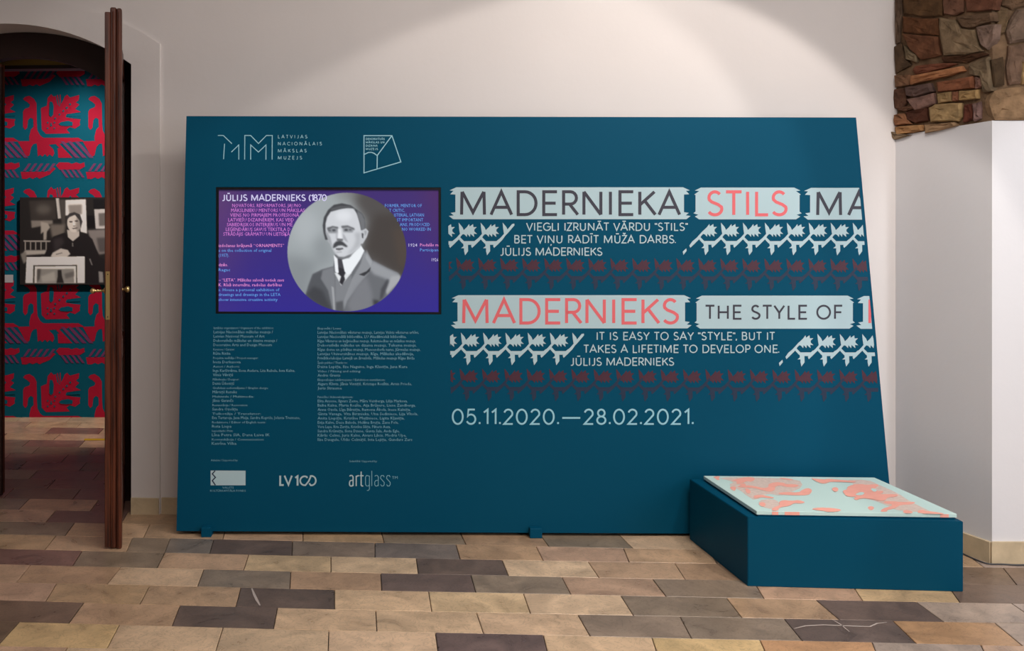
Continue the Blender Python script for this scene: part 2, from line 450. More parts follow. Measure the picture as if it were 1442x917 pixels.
STONES = [
 ([(1272, -8), (1328, -8), (1328, 22), (1300, 24), (1274, 20)], (92, 68, 46), 2), ([(1329, -8), (1358, -8), (1358, 17), (1346, 22), (1330, 20)], (112, 80, 64), 2),
 ([(1359, -8), (1408, -8), (1402, 14), (1362, 17)], (106, 70, 54), 2), ([(1272, 23), (1300, 26), (1322, 26), (1323, 50), (1298, 48), (1272, 46)], (100, 66, 44), 2),
 ([(1272, 48), (1298, 50), (1322, 52), (1326, 78), (1298, 84), (1282, 70)], (106, 70, 50), 3), ([(1324, 25), (1346, 28), (1354, 40), (1374, 42), (1380, 66), (1385, 72), (1360, 77), (1330, 78), (1325, 50)], (130, 110, 86), 3),
 ([(1348, 24), (1400, 17), (1402, 30), (1384, 34), (1368, 40), (1356, 38)], (104, 82, 64), 3), ([(1376, 38), (1404, 34), (1402, 55), (1392, 70), (1382, 62)], (124, 102, 90), 3),
 ([(1410, -8), (1450, -8), (1450, 8), (1424, 14), (1410, 8)], (98, 76, 58), 3), ([(1420, 30), (1430, 14), (1450, 10), (1450, 58), (1420, 62), (1415, 45)], (116, 96, 82), 5),
 ([(1419, 65), (1450, 61), (1450, 84), (1437, 86), (1436, 118), (1420, 120), (1416, 95)], (116, 92, 76), 3), ([(1438, 87), (1450, 85), (1450, 119), (1438, 119)], (166, 136, 96), 3),
 ([(1262, -8), (1271, -8), (1271, 20), (1268, 60), (1262, 62)], (98, 80, 66), 2), ([(1260, 66), (1270, 60), (1276, 82), (1284, 92), (1262, 104)], (86, 68, 52), 2),
 ([(1274, 64), (1292, 78), (1292, 88), (1278, 84)], (118, 102, 80), 3), ([(1286, 98), (1290, 93), (1330, 89), (1350, 90), (1320, 99), (1290, 105)], (118, 72, 54), 2),
 ([(1283, 119), (1284, 107), (1330, 98), (1356, 93), (1360, 100), (1340, 107), (1316, 112), (1288, 119)], (168, 116, 80), 4), ([(1260, 106), (1283, 105), (1281, 120), (1262, 123)], (122, 90, 68), 2),
 ([(1276, 123), (1312, 117), (1317, 129), (1290, 137), (1278, 135)], (96, 76, 70), 4), ([(1278, 140), (1316, 131), (1319, 146), (1290, 156)], (132, 102, 92), 4),
 ([(1320, 116), (1372, 107), (1374, 124), (1322, 130)], (132, 84, 60), 4), ([(1375, 108), (1382, 110), (1385, 122), (1376, 126)], (120, 88, 76), 3),
 ([(1322, 132), (1341, 129), (1342, 143), (1323, 147)], (146, 120, 84), 3), ([(1342, 129), (1350, 128), (1351, 142), (1344, 143)], (132, 88, 66), 3),
 ([(1352, 128), (1380, 126), (1380, 139), (1353, 142)], (160, 130, 88), 4), ([(1310, 152), (1318, 147), (1356, 145), (1357, 165), (1352, 171), (1312, 172)], (166, 138, 98), 4),
 ([(1359, 148), (1371, 146), (1371, 168), (1358, 173)], (96, 54, 42), 2), ([(1372, 146), (1382, 143), (1382, 167), (1373, 171)], (124, 98, 92), 3),
 ([(1392, 142), (1400, 128), (1420, 124), (1450, 122), (1450, 169), (1400, 169), (1396, 160)], (140, 112, 84), 3), ([(1259, 126), (1275, 124), (1277, 145), (1272, 155), (1260, 152)], (94, 66, 52), 2),
 ([(1276, 158), (1306, 151), (1308, 170), (1292, 174), (1278, 168)], (82, 50, 38), 2), ([(1260, 162), (1275, 160), (1286, 175), (1262, 177)], (142, 98, 70), 3),
 ([(1262, 179), (1300, 176), (1302, 184), (1264, 190)], (164, 122, 82), 4), ([(1303, 176), (1345, 172), (1350, 177), (1304, 188)], (152, 122, 92), 4),
 ([(1255, 182), (1262, 187), (1285, 190), (1262, 197), (1256, 195)], (126, 106, 84), 4), ([(1366, 90), (1393, 80), (1396, 118), (1398, 128), (1386, 130), (1382, 106), (1366, 104)], (120, 102, 80), 3),
 ([(1396, 84), (1412, 80), (1414, 120), (1400, 122)], (76, 60, 44), 1), ([(1264, 156), (1274, 150), (1300, 146), (1304, 149), (1276, 157)], (110, 78, 60), 2),
 ([(1326, 80), (1362, 78), (1386, 74), (1392, 77), (1362, 88), (1330, 88)], (78, 52, 36), 1), ([(1404, 16), (1418, 12), (1419, 30), (1413, 48), (1404, 50)], (104, 84, 62), 2),
]
for i, (poly, c, t) in enumerate(STONES):
    cu = sum(p[0] for p in poly)/len(poly)
    p0, n = (PB, front_n) if cu > 1401 else (PB, side_n)
    pts = []
    rn = random.Random(i)
    m_ = len(poly)
    for j in range(m_):          # split each edge, jitter
        a_, b_ = poly[j], poly[(j+1) % m_]
        pts.append(a_); pts.append(((a_[0]+b_[0])/2+rn.uniform(-.9, .9), (a_[1]+b_[1])/2+rn.uniform(-.9, .9)))
    W = [on_plane(u, v, p0, n) for u, v in pts]
    c0 = sum(W, Vector())/len(W)
    th = t*.004+.003
    rings = [[p-n*.03 for p in W], [p+n*(th*.45) for p in W], [c0+(p-c0)*.86+n*(th+rn.uniform(-.004, .004)) for p in W], [c0+(p-c0)*.42+n*(th+rn.uniform(-.007, .007)) for p in W]]
    vs = [p-c0 for r in rings for p in r]; L = len(W); fs = []
    for r in range(3):
        for j in range(L):
            fs.append((r*L+j, r*L+(j+1) % L, (r+1)*L+(j+1) % L, (r+1)*L+j))
    fs.append(tuple(3*L+j for j in range(L)))
    o = mesh('stone', vs, fs, M['stone'], rub); o.location = c0; o.color = rgb(*c)

# cable lying along the foot of the pillar
pts = [on_floor(u, v) for u, v in ((1356, 781), (1364, 785), (1378, 791), (1392, 795.5), (1410, 796), (1430, 797), (1450, 797), (1475, 797))]
def tube(pts, r, n=8):
    bm = bmesh.new(); rings = []
    for i, p in enumerate(pts):
        d = (pts[min(i+1, len(pts)-1)]-pts[max(i-1, 0)]).normalized(); sd = d.cross(Vector((0, 0, 1))).normalized(); up = sd.cross(d)
        rings.append([bm.verts.new(p+sd*r*math.cos(2*math.pi*k/n)+up*r*math.sin(2*math.pi*k/n)) for k in range(n)])
    for a, b in zip(rings, rings[1:]):
        for k in range(n): bm.faces.new((a[k], a[(k+1) % n], b[(k+1) % n], b[k]))
    bm.faces.new(rings[0][::-1]); bm.faces.new(rings[-1]); return bm
cp_ = []
for i in range(len(pts)-1):
    for t in range(4):
        p0, p1, p2, p3 = pts[max(i-1, 0)], pts[i], pts[i+1], pts[min(i+2, len(pts)-1)]; x = t/4
        cp_.append(.5*((2*p1)+(p2-p0)*x+(2*p0-5*p1+4*p2-p3)*x*x+(3*p1-p0-3*p2+p3)*x**3)+Vector((0, 0, .0045)))
co = obj('cable', tube(cp_, .004), M['cable'], smooth=True)
tag(co, 'thin grey cable lying on the floor along the foot of the white pillar', 'cable')

# the rest of the shell
def shell(name, x0, x1, y0, y1, z0, z1, m):
    bm = bmesh.new(); box(bm, x0, x1, y0, y1, z0, z1); o = obj(name, bm, m); tag(o, kind='structure'); return o
shell('ceiling', -6, 5.5, -2, 5.9, CEIL, CEIL+.1, M['ceiling'])
shell('wall_left', -4.6, -4.5, -2, 5.6, 0, CEIL, M['wall'])
shell('wall_side', 5.0, 5.1, -2, 4.75, 0, CEIL, M['wall'])
shell('wall_front', -4.6, 5.1, -2.1, -2, 0, CEIL, M['wall'])
# gallery beyond the door
YW = 8.26
shell('wall_far', -6, .4, YW, YW+.1, 0, 3.9, M['room_teal'])
wf = bpy.data.objects['wall_far']
shell('wall_gallery', -.1, .0, 6.0, YW, 0, 3.9, M['wall'])
shell('wall_gallery_left', -5.2, -5.1, 6.1, YW, 0, 3.9, M['wall'])
shell('ceiling_gallery', -6, .4, 6.05, YW, 3.8, 3.9, M['ceiling'])

# printed motifs of the far wall
LIFT2 = 0
def uvpoly(bm, pts, fn, n=None, step=.00009, m=9):
    global LIFT2
    LIFT2 = (LIFT2+1) % m; dz = (n*(LIFT2*step)) if n is not None else Vector()
    vs = [bm.verts.new(fn(*p)+dz) for p in pts]
    for t in tessellate_polygon([[Vector((x, y, 0)) for x, y in pts]]):
        try: bm.faces.new([vs[i] for i in t])
        except ValueError: pass
def area2(pts): return sum(a[0]*b[1]-b[0]*a[1] for a, b in zip(pts, pts[1:]+pts[:1]))
red, teal, pur = [], [], []
def z1(pts): return [(x/8.335, y/8.335+90) for x, y in pts]
def z2(pts): return [(x/9.303, y/9.303+190) for x, y in pts]
red.append(z1([(272, 412), (300, 385), (345, 375), (400, 410), (430, 465), (434, 700), (440, 780), (475, 850), (520, 900), (345, 900), (345, 850), (365, 770), (395, 740), (392, 650), (360, 630), (330, 660), (320, 750), (295, 775), (272, 740), (272, 560), (290, 530), (345, 510), (355, 480), (325, 450), (290, 430)]))
red.append(z1([(480, 520), (550, 490), (560, 400), (600, 355), (630, 385), (655, 375), (672, 470), (700, 500), (740, 430), (760, 380), (790, 360), (820, 395), (930, 365), (925, 425), (890, 450), (930, 480), (880, 530), (950, 565), (780, 590), (770, 625), (850, 640), (945, 650), (935, 690), (940, 720), (880, 760), (820, 740), (780, 770), (820, 815), (540, 822), (490, 770)]))
red.append(z1([(666, 370), (680, 360), (700, 480), (690, 490)])); red.append(z1([(700, 360), (712, 360), (716, 480), (706, 490)]))
teal.append(z1([(590, 440), (618, 450), (632, 500), (625, 600), (600, 625), (578, 600), (582, 460)]))
teal.append(z1([(690, 705), (720, 682), (800, 668), (855, 685), (850, 725), (780, 730), (715, 725)]))
teal.append(z1([(790, 600), (945, 592), (945, 612), (790, 618)]))
for x, y, r in ((560, 690, 12), (600, 722, 15), (640, 690, 12), (560, 755, 12), (640, 755, 12), (600, 700, 10), (650, 640, 13), (700, 592, 13), (745, 552, 14), (785, 515, 15), (825, 475, 15)):
    teal.append(z1([(x-r, y), (x, y-r), (x+r, y), (x, y+r)]))
red.append(z1([(470, 845), (520, 872), (920, 868), (985, 905), (470, 960)]))
red.append(z2([(230, 84), (395, 80), (440, 20), (520, 0), (590, 60), (640, 130), (700, 190), (712, 240), (690, 285), (650, 255), (620, 285), (590, 250), (555, 285), (530, 260), (495, 280), (488, 150), (480, 110), (440, 120), (410, 160), (385, 270), (345, 285)]))
red.append(z2([(560, 38), (1030, 38), (1090, 88), (600, 86)]))
red.append(z2([(755, 175), (800, 172), (905, 300), (765, 300)]))
for k in range(4):
    x = 700+k*92
    (pur if k else red).append(z2([(x, 86), (x+48, 86), (x+250, 300), (x+196, 300)]))
red.append(z2([(272, 485), (600, 482), (700, 425), (730, 440), (650, 520), (560, 556), (520, 575), (480, 552), (430, 575), (390, 556), (345, 578), (290, 575)]))
for k in range(5):
    x = 300+k*80; pur.append(z2([(x, 478), (x+34, 478), (x+110, 375), (x+72, 375)]))
red.append(z2([(735, 400), (775, 360), (900, 362), (940, 380), (1000, 360), (1050, 378), (1105, 360), (1112, 415), (1050, 452), (780, 455)]))
for k in range(4):
    x = 790+k*70; pur.append(z2([(x, 455), (x+36, 455), (x+110, 560), (x+76, 560)]))
RX, RY = 91.8, 130.6
red_bm, teal_bm, pur_bm = bmesh.new(), bmesh.new(), bmesh.new()
fn_w = lambda off: (lambda u, v: at(u, v, YW-off))
for i in range(-4, 4):
    for j in range(-2, 4):
        for lst, b_, off in ((red, red_bm, .0010), (pur, pur_bm, .0040), (teal, teal_bm, .0070)):
            for pl in lst:
                q = [(u+i*RX, v+j*RY) for u, v in pl]
                if min(p[1] for p in q) > 588.4: continue
                q = [(u, min(v, 588.6)) for u, v in q]
                uvpoly(b_, q, fn_w(off), Vector((0, -1, 0)), .0002, 12)
for nm, b_, m_ in (('crimson_motif', red_bm, 'room_red'), ('violet_motif', pur_bm, 'room_purple'), ('teal_motif', teal_bm, 'room_teal')):
    o = obj(nm, b_, M[m_], wf); o['kind'] = 'stuff'

# ------------------------------------------------------------------ door (frame + two leaves)
def polyprism(name, pts_sz, out, depth, m, parent=None):
    bm = bmesh.new(); prism(bm, [wallp(s, z, out) for s, z in pts_sz], -WN*depth)
    return obj(name, bm, m, parent, recalc=True)
door = empty('door_1', 'arched double door of dark mahogany wood with brass fittings, right leaf swung open', 'door'); door['kind'] = 'structure'
door.pop('category') if False else None
del door['category']
inn2 = [(s*1.0, z-.002) for s, z in inner]
zc = min(z for s, z in inner)
def inset(pts, ds, dz):
    c = sum(s for s, z in pts)/len(pts); out = []
    hw = (pts[-1][0]-pts[0][0])/2
    for s, z in pts: out.append((c+(s-c)*(hw-ds)/hw, z-dz))
    return out
fr_in = inset(inn2, .13, .15)
ringf = [(inn2[0][0], 0)]+inn2+[(inn2[-1][0], 0), (fr_in[-1][0], 0)]+fr_in[::-1]+[(fr_in[0][0], 0)]
bm = bmesh.new(); strip_solid(bm, [(inn2[0][0], 0)]+inn2+[(inn2[-1][0], 0)], [(fr_in[0][0], 0)]+fr_in+[(fr_in[-1][0], 0)], -.235, .08)
obj('door_frame', bm, M['darkwood'], door, recalc=True)
# flat lintel on the gallery side
s_a, s_b = s_l, s_r
zl_top = HC-(60-PV)/F*6.0; zl_mid = HC-(91.5-PV)/F*6.02
polyprism('lintel_board', [(s_a, zl_mid), (s_b, zl_mid), (s_b, zl_top), (s_a, zl_top)], -.43, .03, M['olive'], door)
polyprism('lintel', [(s_a, zl_mid-.022), (s_b, zl_mid-.022), (s_b, zl_mid), (s_a, zl_mid)], -.425, .1, M['darkwood'], door)
# fanlight-like tympanum closing the arch above the lintel
tym = [(s_a, zl_top-.01)]+[(s, z) for s, z in inn2 if z > zl_top-.01]+[(s_b, zl_top-.01)]
polyprism('tympanum', tym, -.44, .02, M['darkwood'], door)
# left leaf: closed, its free edge just inside the frame
sL1, _ = wall_uv(3.5, 300, -.30); sL0 = s_l+.085
leafL = polyprism('door_leaf', [(sL0, .012), (sL1, .012), (sL1, 2.66), (sL0, 2.60)], -.28, .05, M['wood'], door)
polyprism('astragal', [(sL1-.004, .012), (sL1+.012, .012), (sL1+.012, 2.64), (sL1-.004, 2.64)], -.262, .02, M['darkwood'], door)
# right leaf: open towards the room.  local frame: x along leaf from free edge to hinge, y = thickness to the left
L0 = Vector((-1.4385, 4.98, 0)); L1 = Vector((-1.640, 5.80, 0))
ld = (L1-L0).normalized(); lth = Vector((-ld.y, ld.x, 0))
if lth.x > 0: lth = -lth
TL = Matrix((( ld.x, lth.x, 0, L0.x), (ld.y, lth.y, 0, L0.y), (0, 0, 1, 0), (0, 0, 0, 1)))
LW = (L1-L0).length
def leaf_piece(name, x0, x1, y0, y1, z0, z1, m='wood', bev=.004, parent=door):
    bm = bmesh.new(); box(bm, x0, x1, y0, y1, z0, z1, TL); 
    if bev: bevel(bm, bev)
    return obj(name, bm, M[m], parent, recalc=True)
# body with stiles, rails and sunk panels
leaf = leaf_piece('door_leaf', .0, .10, .006, .050, .015, 2.70)      # free stile = body of the leaf
leaf_piece('hinge_stile', LW-.11, LW, .006, .050, .015, 2.655)
for z0, z1 in ((.015, .25), (.92, 1.04), (1.62, 1.72), (2.52, 2.66)):
    leaf_piece('rail', .10, LW-.11, .008, .048, z0, z1)
for z0, z1 in ((.25, .92), (1.04, 1.62), (1.72, 2.52)):
    leaf_piece('door_panel', .10, LW-.11, .020, .036, z0, z1, bev=.002)
    leaf_piece('panel_moulding', .10, .125, .010, .046, z0, z1, bev=.006)
# moulded cover strips on the free edge (taller than the leaf)
leaf_piece('cover_strip', -.030, .045, -.006, .020, .000, 2.795, bev=.006)
leaf_piece('cover_strip', -.022, .012, .020, .052, .004, 2.80, bev=.006)
leaf_piece('edge_rebate', -.020, .02, .050, .079, .010, 2.775, bev=.004)
leaf_piece('groove', -.034, -.020, .004, .014, .004, 2.78, 'wood', bev=.005)
leaf_piece('groove', -.028, -.016, .034, .042, .004, 2.78, 'wood', bev=.004)
# brass lock plate and handles
zt, zb = HC-(382-PV)/F*4.96, HC-(450-PV)/F*4.96
lp = leaf_piece('lock_plate', -.023, -.018, .053, .074, zb, zt, 'brass', bev=.0015)
for zz in (zt-.015, zb+.015):
    bm = bmesh.new(); lathe(bm, [(.003, 0), (.003, .002)], TL @ Matrix.Translation((-.0235, .0635, zz)) @ Matrix.Rotation(-math.pi/2, 4, 'Y'), 10)
    sc1 = obj('screw', bm, M['darkwood'], lp)
zh = HC-(409-PV)/F*5.0
bm = bmesh.new(); lathe(bm, [(.014, -.002), (.016, .004), (.007, .008), (.006, .03), (.009, .036), (.0065, .042), (.007, .048), (.013, .054), (.015, .062), (.012, .070), (.004, .074)],
                        TL @ Matrix.Translation((.02, .079, zh)) @ Matrix.Rotation(-math.pi/2, 4, 'X'))
k1 = obj('door_handle', bm, M['brass'], door, smooth=True); tag(k1, 'brass knob on a turned stem')
bm = bmesh.new(); lathe(bm, [(.013, 0), (.013, .004), (.006, .007), (.006, .022), (.014, .030), (.018, .039), (.014, .048), (.004, .051)],
                        TL @ Matrix.Translation((.09, .008, zh)) @ Matrix.Rotation(math.pi/2, 4, 'X'))
k2 = obj('door_handle', bm, M['brass'], door, smooth=True); tag(k2, 'round brass knob')

# ------------------------------------------------------------------ exhibition panel
def panelY(x): return 5.16-.0097*x
PP0 = Vector((0, 5.16, 0)); PN = Vector((-.0097, -1, 0)).normalized()   # towards the camera
def pp(u, v, out=0.0): 
    p = on_plane(u, v, PP0+PN*out, PN); return p
panel = empty('exhibition_panel', 'large dark teal free-standing exhibition title panel with slanted right edge, lettering and ornament bands', 'panel', loc=(.7, 5.16, 0))
fp = [pp(262.5, 163.5), pp(248.5, 748), pp(1259, 753), pp(1205.5, 165.5)]
bm = bmesh.new(); 
# front sheet with a cut-out for the screen
cut = [pp(304, 263.5), pp(303.5, 442), pp(621.5, 443), pp(621, 264)]
fv = [bm.verts.new(p) for p in fp]; cv = [bm.verts.new(p) for p in cut]
for i in range(4):
    j = (i+1) % 4; bm.faces.new((fv[i], fv[j], cv[j], cv[i]))
bk = -PN*.10
bv = [bm.verts.new(p+bk) for p in fp]; cb = [bm.verts.new(p-PN*.045) for p in cut]
bm.faces.new(bv[::-1])
for i in range(4):
    j = (i+1) % 4
    bm.faces.new((fv[j], fv[i], bv[i], bv[j])); bm.faces.new((cv[i], cv[j], cb[j], cb[i]))
bm.faces.new(cb)
body = obj('panel_board', bm, M['teal'], recalc=True); keep(body, panel)
for u0, u1 in ((285, 299), (745, 762)):
    bm = bmesh.new(); a = pp(u0, 740).x; b = pp(u1, 740).x; y = panelY(a)
    box(bm, a, b, y-.036, y+.08, 0, .052); bevel(bm, .002)
    keep(obj('foot', bm, M['teal'], recalc=True), panel)

# ---- single-stroke lettering, capitals drawn as ribbons
def arc(cx, cy, rx, ry, a0, a1, n=12):
    return [(cx+rx*math.cos(math.radians(a0+(a1-a0)*i/n)), cy+ry*math.sin(math.radians(a0+(a1-a0)*i/n))) for i in range(n+1)]
def Sg(w):
    r = .255; k = w/2
    return [arc(k, 1-r, k*.86, r, 35, 200, 9)+[(k*.55, .56), (k*1.45, .45)]+arc(k, r, k, r, 20, -150, 10)]
G = {
 'A': (.90, [[(0, 0), (.45, 1), (.90, 0)], [(.17, .32), (.73, .32)]]),
 'B': (.60, [[(0, 0), (0, 1), (.32, 1)]+arc(.32, .77, .22, .23, 90, -90, 8)+[(0, .54)], [(0, .54), (.34, .54)]+arc(.34, .27, .25, .27, 90, -90, 8)+[(0, 0)]]),
 'C': (.80, [arc(.5, .5, .5, .5, 45, 315, 16)]),
 'D': (.78, [[(0, 0), (0, 1), (.30, 1)]+arc(.30, .5, .48, .5, 90, -90, 14)+[(0, 0)]]),
 'E': (.58, [[(.58, 1), (0, 1), (0, 0), (.58, 0)], [(0, .5), (.52, .5)]]),
 'F': (.55, [[(.55, 1), (0, 1), (0, 0)], [(0, .5), (.48, .5)]]),
 'G': (.86, [arc(.48, .5, .48, .5, 45, 360, 18)+[(.5, .5)]]),
 'H': (.70, [[(0, 0), (0, 1)], [(.70, 0), (.70, 1)], [(0, .5), (.70, .5)]]),
 'I': (.0, [[(0, 0), (0, 1)]]),
 'J': (.42, [[(.42, 1), (.42, .25)]+arc(.2, .22, .22, .22, 0, -120, 8)]),
 'K': (.68, [[(0, 0), (0, 1)], [(.64, 1), (.02, .44)], [(.22, .60), (.68, 0)]]),
 'L': (.50, [[(0, 1), (0, 0), (.50, 0)]]),
 'M': (1.0, [[(0, 0), (.02, 1)], [(.03, 1), (.5, .1), (.97, 1)], [(.98, 1), (1.0, 0)]]),
 'N': (.74, [[(0, 0), (0, 1)], [(.0, 1), (.74, 0)], [(.74, 0), (.74, 1)]]),
 'O': (.98, [arc(.49, .5, .49, .5, 90, 450, 26)]),
 'P': (.56, [[(0, 0), (0, 1), (.30, 1)]+arc(.30, .73, .26, .27, 90, -90, 8)+[(0, .46)]]),
 'R': (.60, [[(0, 0), (0, 1), (.30, 1)]+arc(.30, .73, .26, .27, 90, -90, 8)+[(0, .46)], [(.26, .46), (.62, 0)]]),
 'S': (.60, Sg(.60)),
 'T': (.68, [[(0, 1), (.68, 1)], [(.34, 1), (.34, 0)]]),
 'U': (.66, [[(0, 1), (0, .33)]+arc(.33, .33, .33, .33, 180, 360, 10)+[(.66, 1)]]),
 'V': (.80, [[(0, 1), (.40, 0), (.80, 1)]]),
 'W': (1.1, [[(0, 1), (.28, 0), (.55, .9), (.82, 0), (1.1, 1)]]),
 'Y': (.76, [[(0, 1), (.38, .46), (.76, 1)], [(.38, .46), (.38, 0)]]),
 'Z': (.62, [[(0, 1), (.62, 1), (0, 0), (.62, 0)]]),
 '0': (.70, [arc(.35, .5, .35, .5, 90, 450, 22)]),
 '1': (.26, [[(0, .80), (.26, 1), (.26, 0)]]),
 '2': (.58, [arc(.29, .72, .28, .28, 165, -25, 12)+[(0, 0), (.60, 0)]]),
 '5': (.58, [[(.54, 1), (.10, 1), (.05, .55)]+arc(.27, .33, .31, .33, 125, -155, 14)]),
 '8': (.58, [arc(.29, .76, .235, .24, 90, 450, 16), arc(.29, .26, .29, .26, 90, 450, 16)]),
 '7': (.56, [[(0, 1), (.56, 1), (.16, 0)]]),
 '.': (.0, [[(0, 0), (0, .13)]]), ',': (.04, [[(.04, .13), (0, -.12)]]),
 '“': (.22, [[(0, 1), (.03, .76)], [(.19, 1), (.22, .76)]]), '”': (.22, [[(0, 1), (.03, .76)], [(.19, 1), (.22, .76)]]),
 '—': (1.25, [[(0, .42), (1.25, .42)]]), '(': (.24, [arc(.55, .45, .55, .68, 125, 235, 8)]), '/': (.4, [[(0, 0), (.4, 1)]]),
 ' ': (.34, []),
}
def acc(base, extra): w_, s_ = G[base]; return (w_, s_+extra)
G['Ā'] = acc('A', [[(.22, 1.24), (.68, 1.24)]]); G['Ī'] = acc('I', [[(-.2, 1.24), (.2, 1.24)]]); G['Ū'] = acc('U', [[(.12, 1.24), (.54, 1.24)]])
G['Ņ'] = acc('N', [[(.40, -.16), (.32, -.38)]]); G['Ž'] = acc('Z', [[(.14, 1.36), (.31, 1.18), (.48, 1.36)]]); G['Ļ'] = acc('L', [[(.30, -.16), (.22, -.38)]])
BEAR = {}
for ch in G:
    BEAR[ch] = (0, 0); b0 = {'Ā': 'A', 'Ī': 'I', 'Ū': 'U', 'Ņ': 'N', 'Ž': 'Z', 'Ļ': 'L'}.get(ch, ch)
    if not ('A' <= b0 <= 'Z'): continue
    l_ = .13 if b0 in 'BDEFHIKLMNPRU' else (.05 if b0 in 'CGOQS' else 0)
    r_ = .13 if b0 in 'HIMNUJ' else (.05 if b0 in 'DOSBG' else 0)
    BEAR[ch] = (l_, r_); w_, st_ = G[ch]; G[ch] = (w_+l_+r_, [[(x+l_, y) for x, y in q_] for q_ in st_])
LIFT = 0
def ribbon(bm, pts, hw, fn):
    """flat ribbon with mitred corners; pts in px (u right, v down)"""
    pts = [p for i, p in enumerate(pts) if i == 0 or abs(p[0]-pts[i-1][0])+abs(p[1]-pts[i-1][1]) > 1e-4]
    global LIFT
    LIFT = (LIFT+1) % 7
    f0 = fn; fn = lambda u, v: f0(u, v)+PN*(LIFT*.00007)
    n = len(pts); closed = n > 3 and abs(pts[0][0]-pts[-1][0])+abs(pts[0][1]-pts[-1][1]) < 1e-6
    if closed: pts = pts[:-1]; n -= 1
    L, R = [], []
    for i in range(n):
        p = Vector((pts[i][0], pts[i][1]))
        a = Vector(pts[(i-1) % n]) if (i or closed) else None
        b = Vector(pts[(i+1) % n]) if (i < n-1 or closed) else None
        da = (p-a).normalized() if a is not None else None; db = (b-p).normalized() if b is not None else None
        if da is None: da = db
        if db is None: db = da
        na, nb = Vector((-da.y, da.x)), Vector((-db.y, db.x))
        m_ = na+nb
        if m_.length < .2: m_ = na
        m_.normalize(); k = hw/max(m_.dot(na), .42)
        L.append(bm.verts.new(fn(*(p+m_*k)))); R.append(bm.verts.new(fn(*(p-m_*k))))
    for i in range(n if closed else n-1):
        j = (i+1) % n
        bm.faces.new((L[i], L[j], R[j], R[i]))
def text_px(bm, txt, u0, u1, vbase, cap, hw, fn, gap=.26, slope=.0):
    u0 -= BEAR[txt[0]][0]*cap; u1 = u1+BEAR[txt[-1]][1]*cap if u1 else u1
    gl = [G[c] for c in txt]
    wid = sum(g[0] for g in gl)*cap; n = len(txt)-1
    tr = (u1-u0-wid)/max(n, 1) if u1 else gap*cap
    x = u0
    for w_, strokes in gl:
        for s in strokes:
            ribbon(bm, [(x+px*cap, vbase-py*cap+slope*(x-u0)) for px, py in s], hw, fn)
        x += w_*cap+tr
    return x
def clip_u(bm, fn, a, b, keep_left=True):  # cut everything beyond the line through photo points a, b (on the plane)
    pa, pb = fn(*a), fn(*b); d = (pb-pa).normalized(); nrm = d.cross(PN).normalized()
    right = fn(a[0]+10, a[1])-pa
    if nrm.dot(right) < 0: nrm = -nrm
    if not keep_left: nrm = -nrm
    bmesh.ops.bisect_plane(bm, geom=list(bm.verts)+list(bm.edges)+list(bm.faces), plane_co=pa, plane_no=nrm, clear_outer=True)
CL_A, CL_B = (1210, 264), (1238, 563)

# ---- pale bands with notched ends
def band(y0, y1, xl, xr, cutR=None, style=0):
    """xl,xr: x of the plain ends; notched tips on both ends unless cut"""
    def side(sgn, x):       # outline of one end from top to bottom
        if style: P_ = [(-7.5, 0), (1, 4.2), (-5, 5), (1.8, 9.8), (0, 10.6), (0, -11), (3, -8.6), (-4, -6.4), (1, -4), (-5, 0)]
        else: P_ = [(-1, 0), (8.5, 4.4), (3, 5), (7.5, 9.8), (.2, 10.2), (.2, -10), (7, -9), (2.6, -5.4), (9.5, -4.6), (3.5, 0)]
        return [(x+sgn*dx, (y0+dy) if i < 5 else (y1+dy)) for i, (dx, dy) in enumerate(P_)]
    left = side(-1, xl); right = side(1, xr) if not cutR else [(xr, y0), (xr+4, y1)]
    return left[::-1]+right
OUT1, OUT2 = .0006, .0012
f1 = lambda u, v: pp(u, v, OUT1)
f2 = lambda u, v: pp(u, v, OUT2)
for y0, y1, xl, xr, c, sty in ((263.8, 308.8, 641.5, 963, None, 0), (264.2, 309, 979.5, 1126, None, 1), (264.6, 309.4, 1141, 1210, 1, 0), (415.8, 462.6, 644.5, 964.5, None, 0), (416.4, 463, 981, 1201, None, 1), (417, 463.2, 1215.5, 1224.2, 1, 0)):
    bm = bmesh.new(); uvpoly(bm, band(y0, y1, xl, xr, c, sty), f1); keep(obj('title_band', bm, M['print']), panel)
def finish(name, bm, m, label=None, clip=None, kind=None, parent=None):
    if clip: clip()
    if not bm.faces: bm.free(); return None
    o = keep(obj(name, bm, m), parent or panel)
    if label: o['label'] = label
    if kind: o['kind'] = kind
    return o
def letters(m, txt, u0, u1, vbase, cap, hw, label=None, clip=False):
    u0 -= BEAR[txt[0]][0]*cap; u1 = u1+BEAR[txt[-1]][1]*cap if u1 else u1
    gl = [G[c] for c in txt]; n = len(txt)-1
    tr_ = (u1-u0-sum(g[0] for g in gl)*cap)/max(n, 1) if u1 else 0
    x = u0
    for w_, strokes in gl:
        if strokes:
            bm = bmesh.new()
            for s_ in strokes: ribbon(bm, [(x+px*cap, vbase-py*cap) for px, py in s_], hw, f2)
            if clip: clip_u(bm, f2, CL_A, CL_B)
            finish('letter', bm, M[m], label)
        x += w_*cap+tr_
h1 = 2.15
for a_ in (('MADERNIEKA', 650, 957, 302.3, 32.2, h1), ('MA', 1151.5, 1224, 302.8, 32.2, h1), ('THE STYLE OF', 993.5, 1186, 449, 18.4, 1.35)): letters('charcoal', *a_, 'charcoal letter', True)
for a_ in (('STILS', 997, 1107, 302.6, 32.4, h1), ('MADERNIEKS', 653, 954, 455, 33, h1), ('I', 1224.8, None, 455, 33, 1.9)): letters('salmon', *a_, 'salmon letter', True)
letters('aqua', '05.11.2020.—28.02.2021.', 637.5, 975.5, 597.2, 20.3, 1.25, 'pale aqua character')
hs = .76
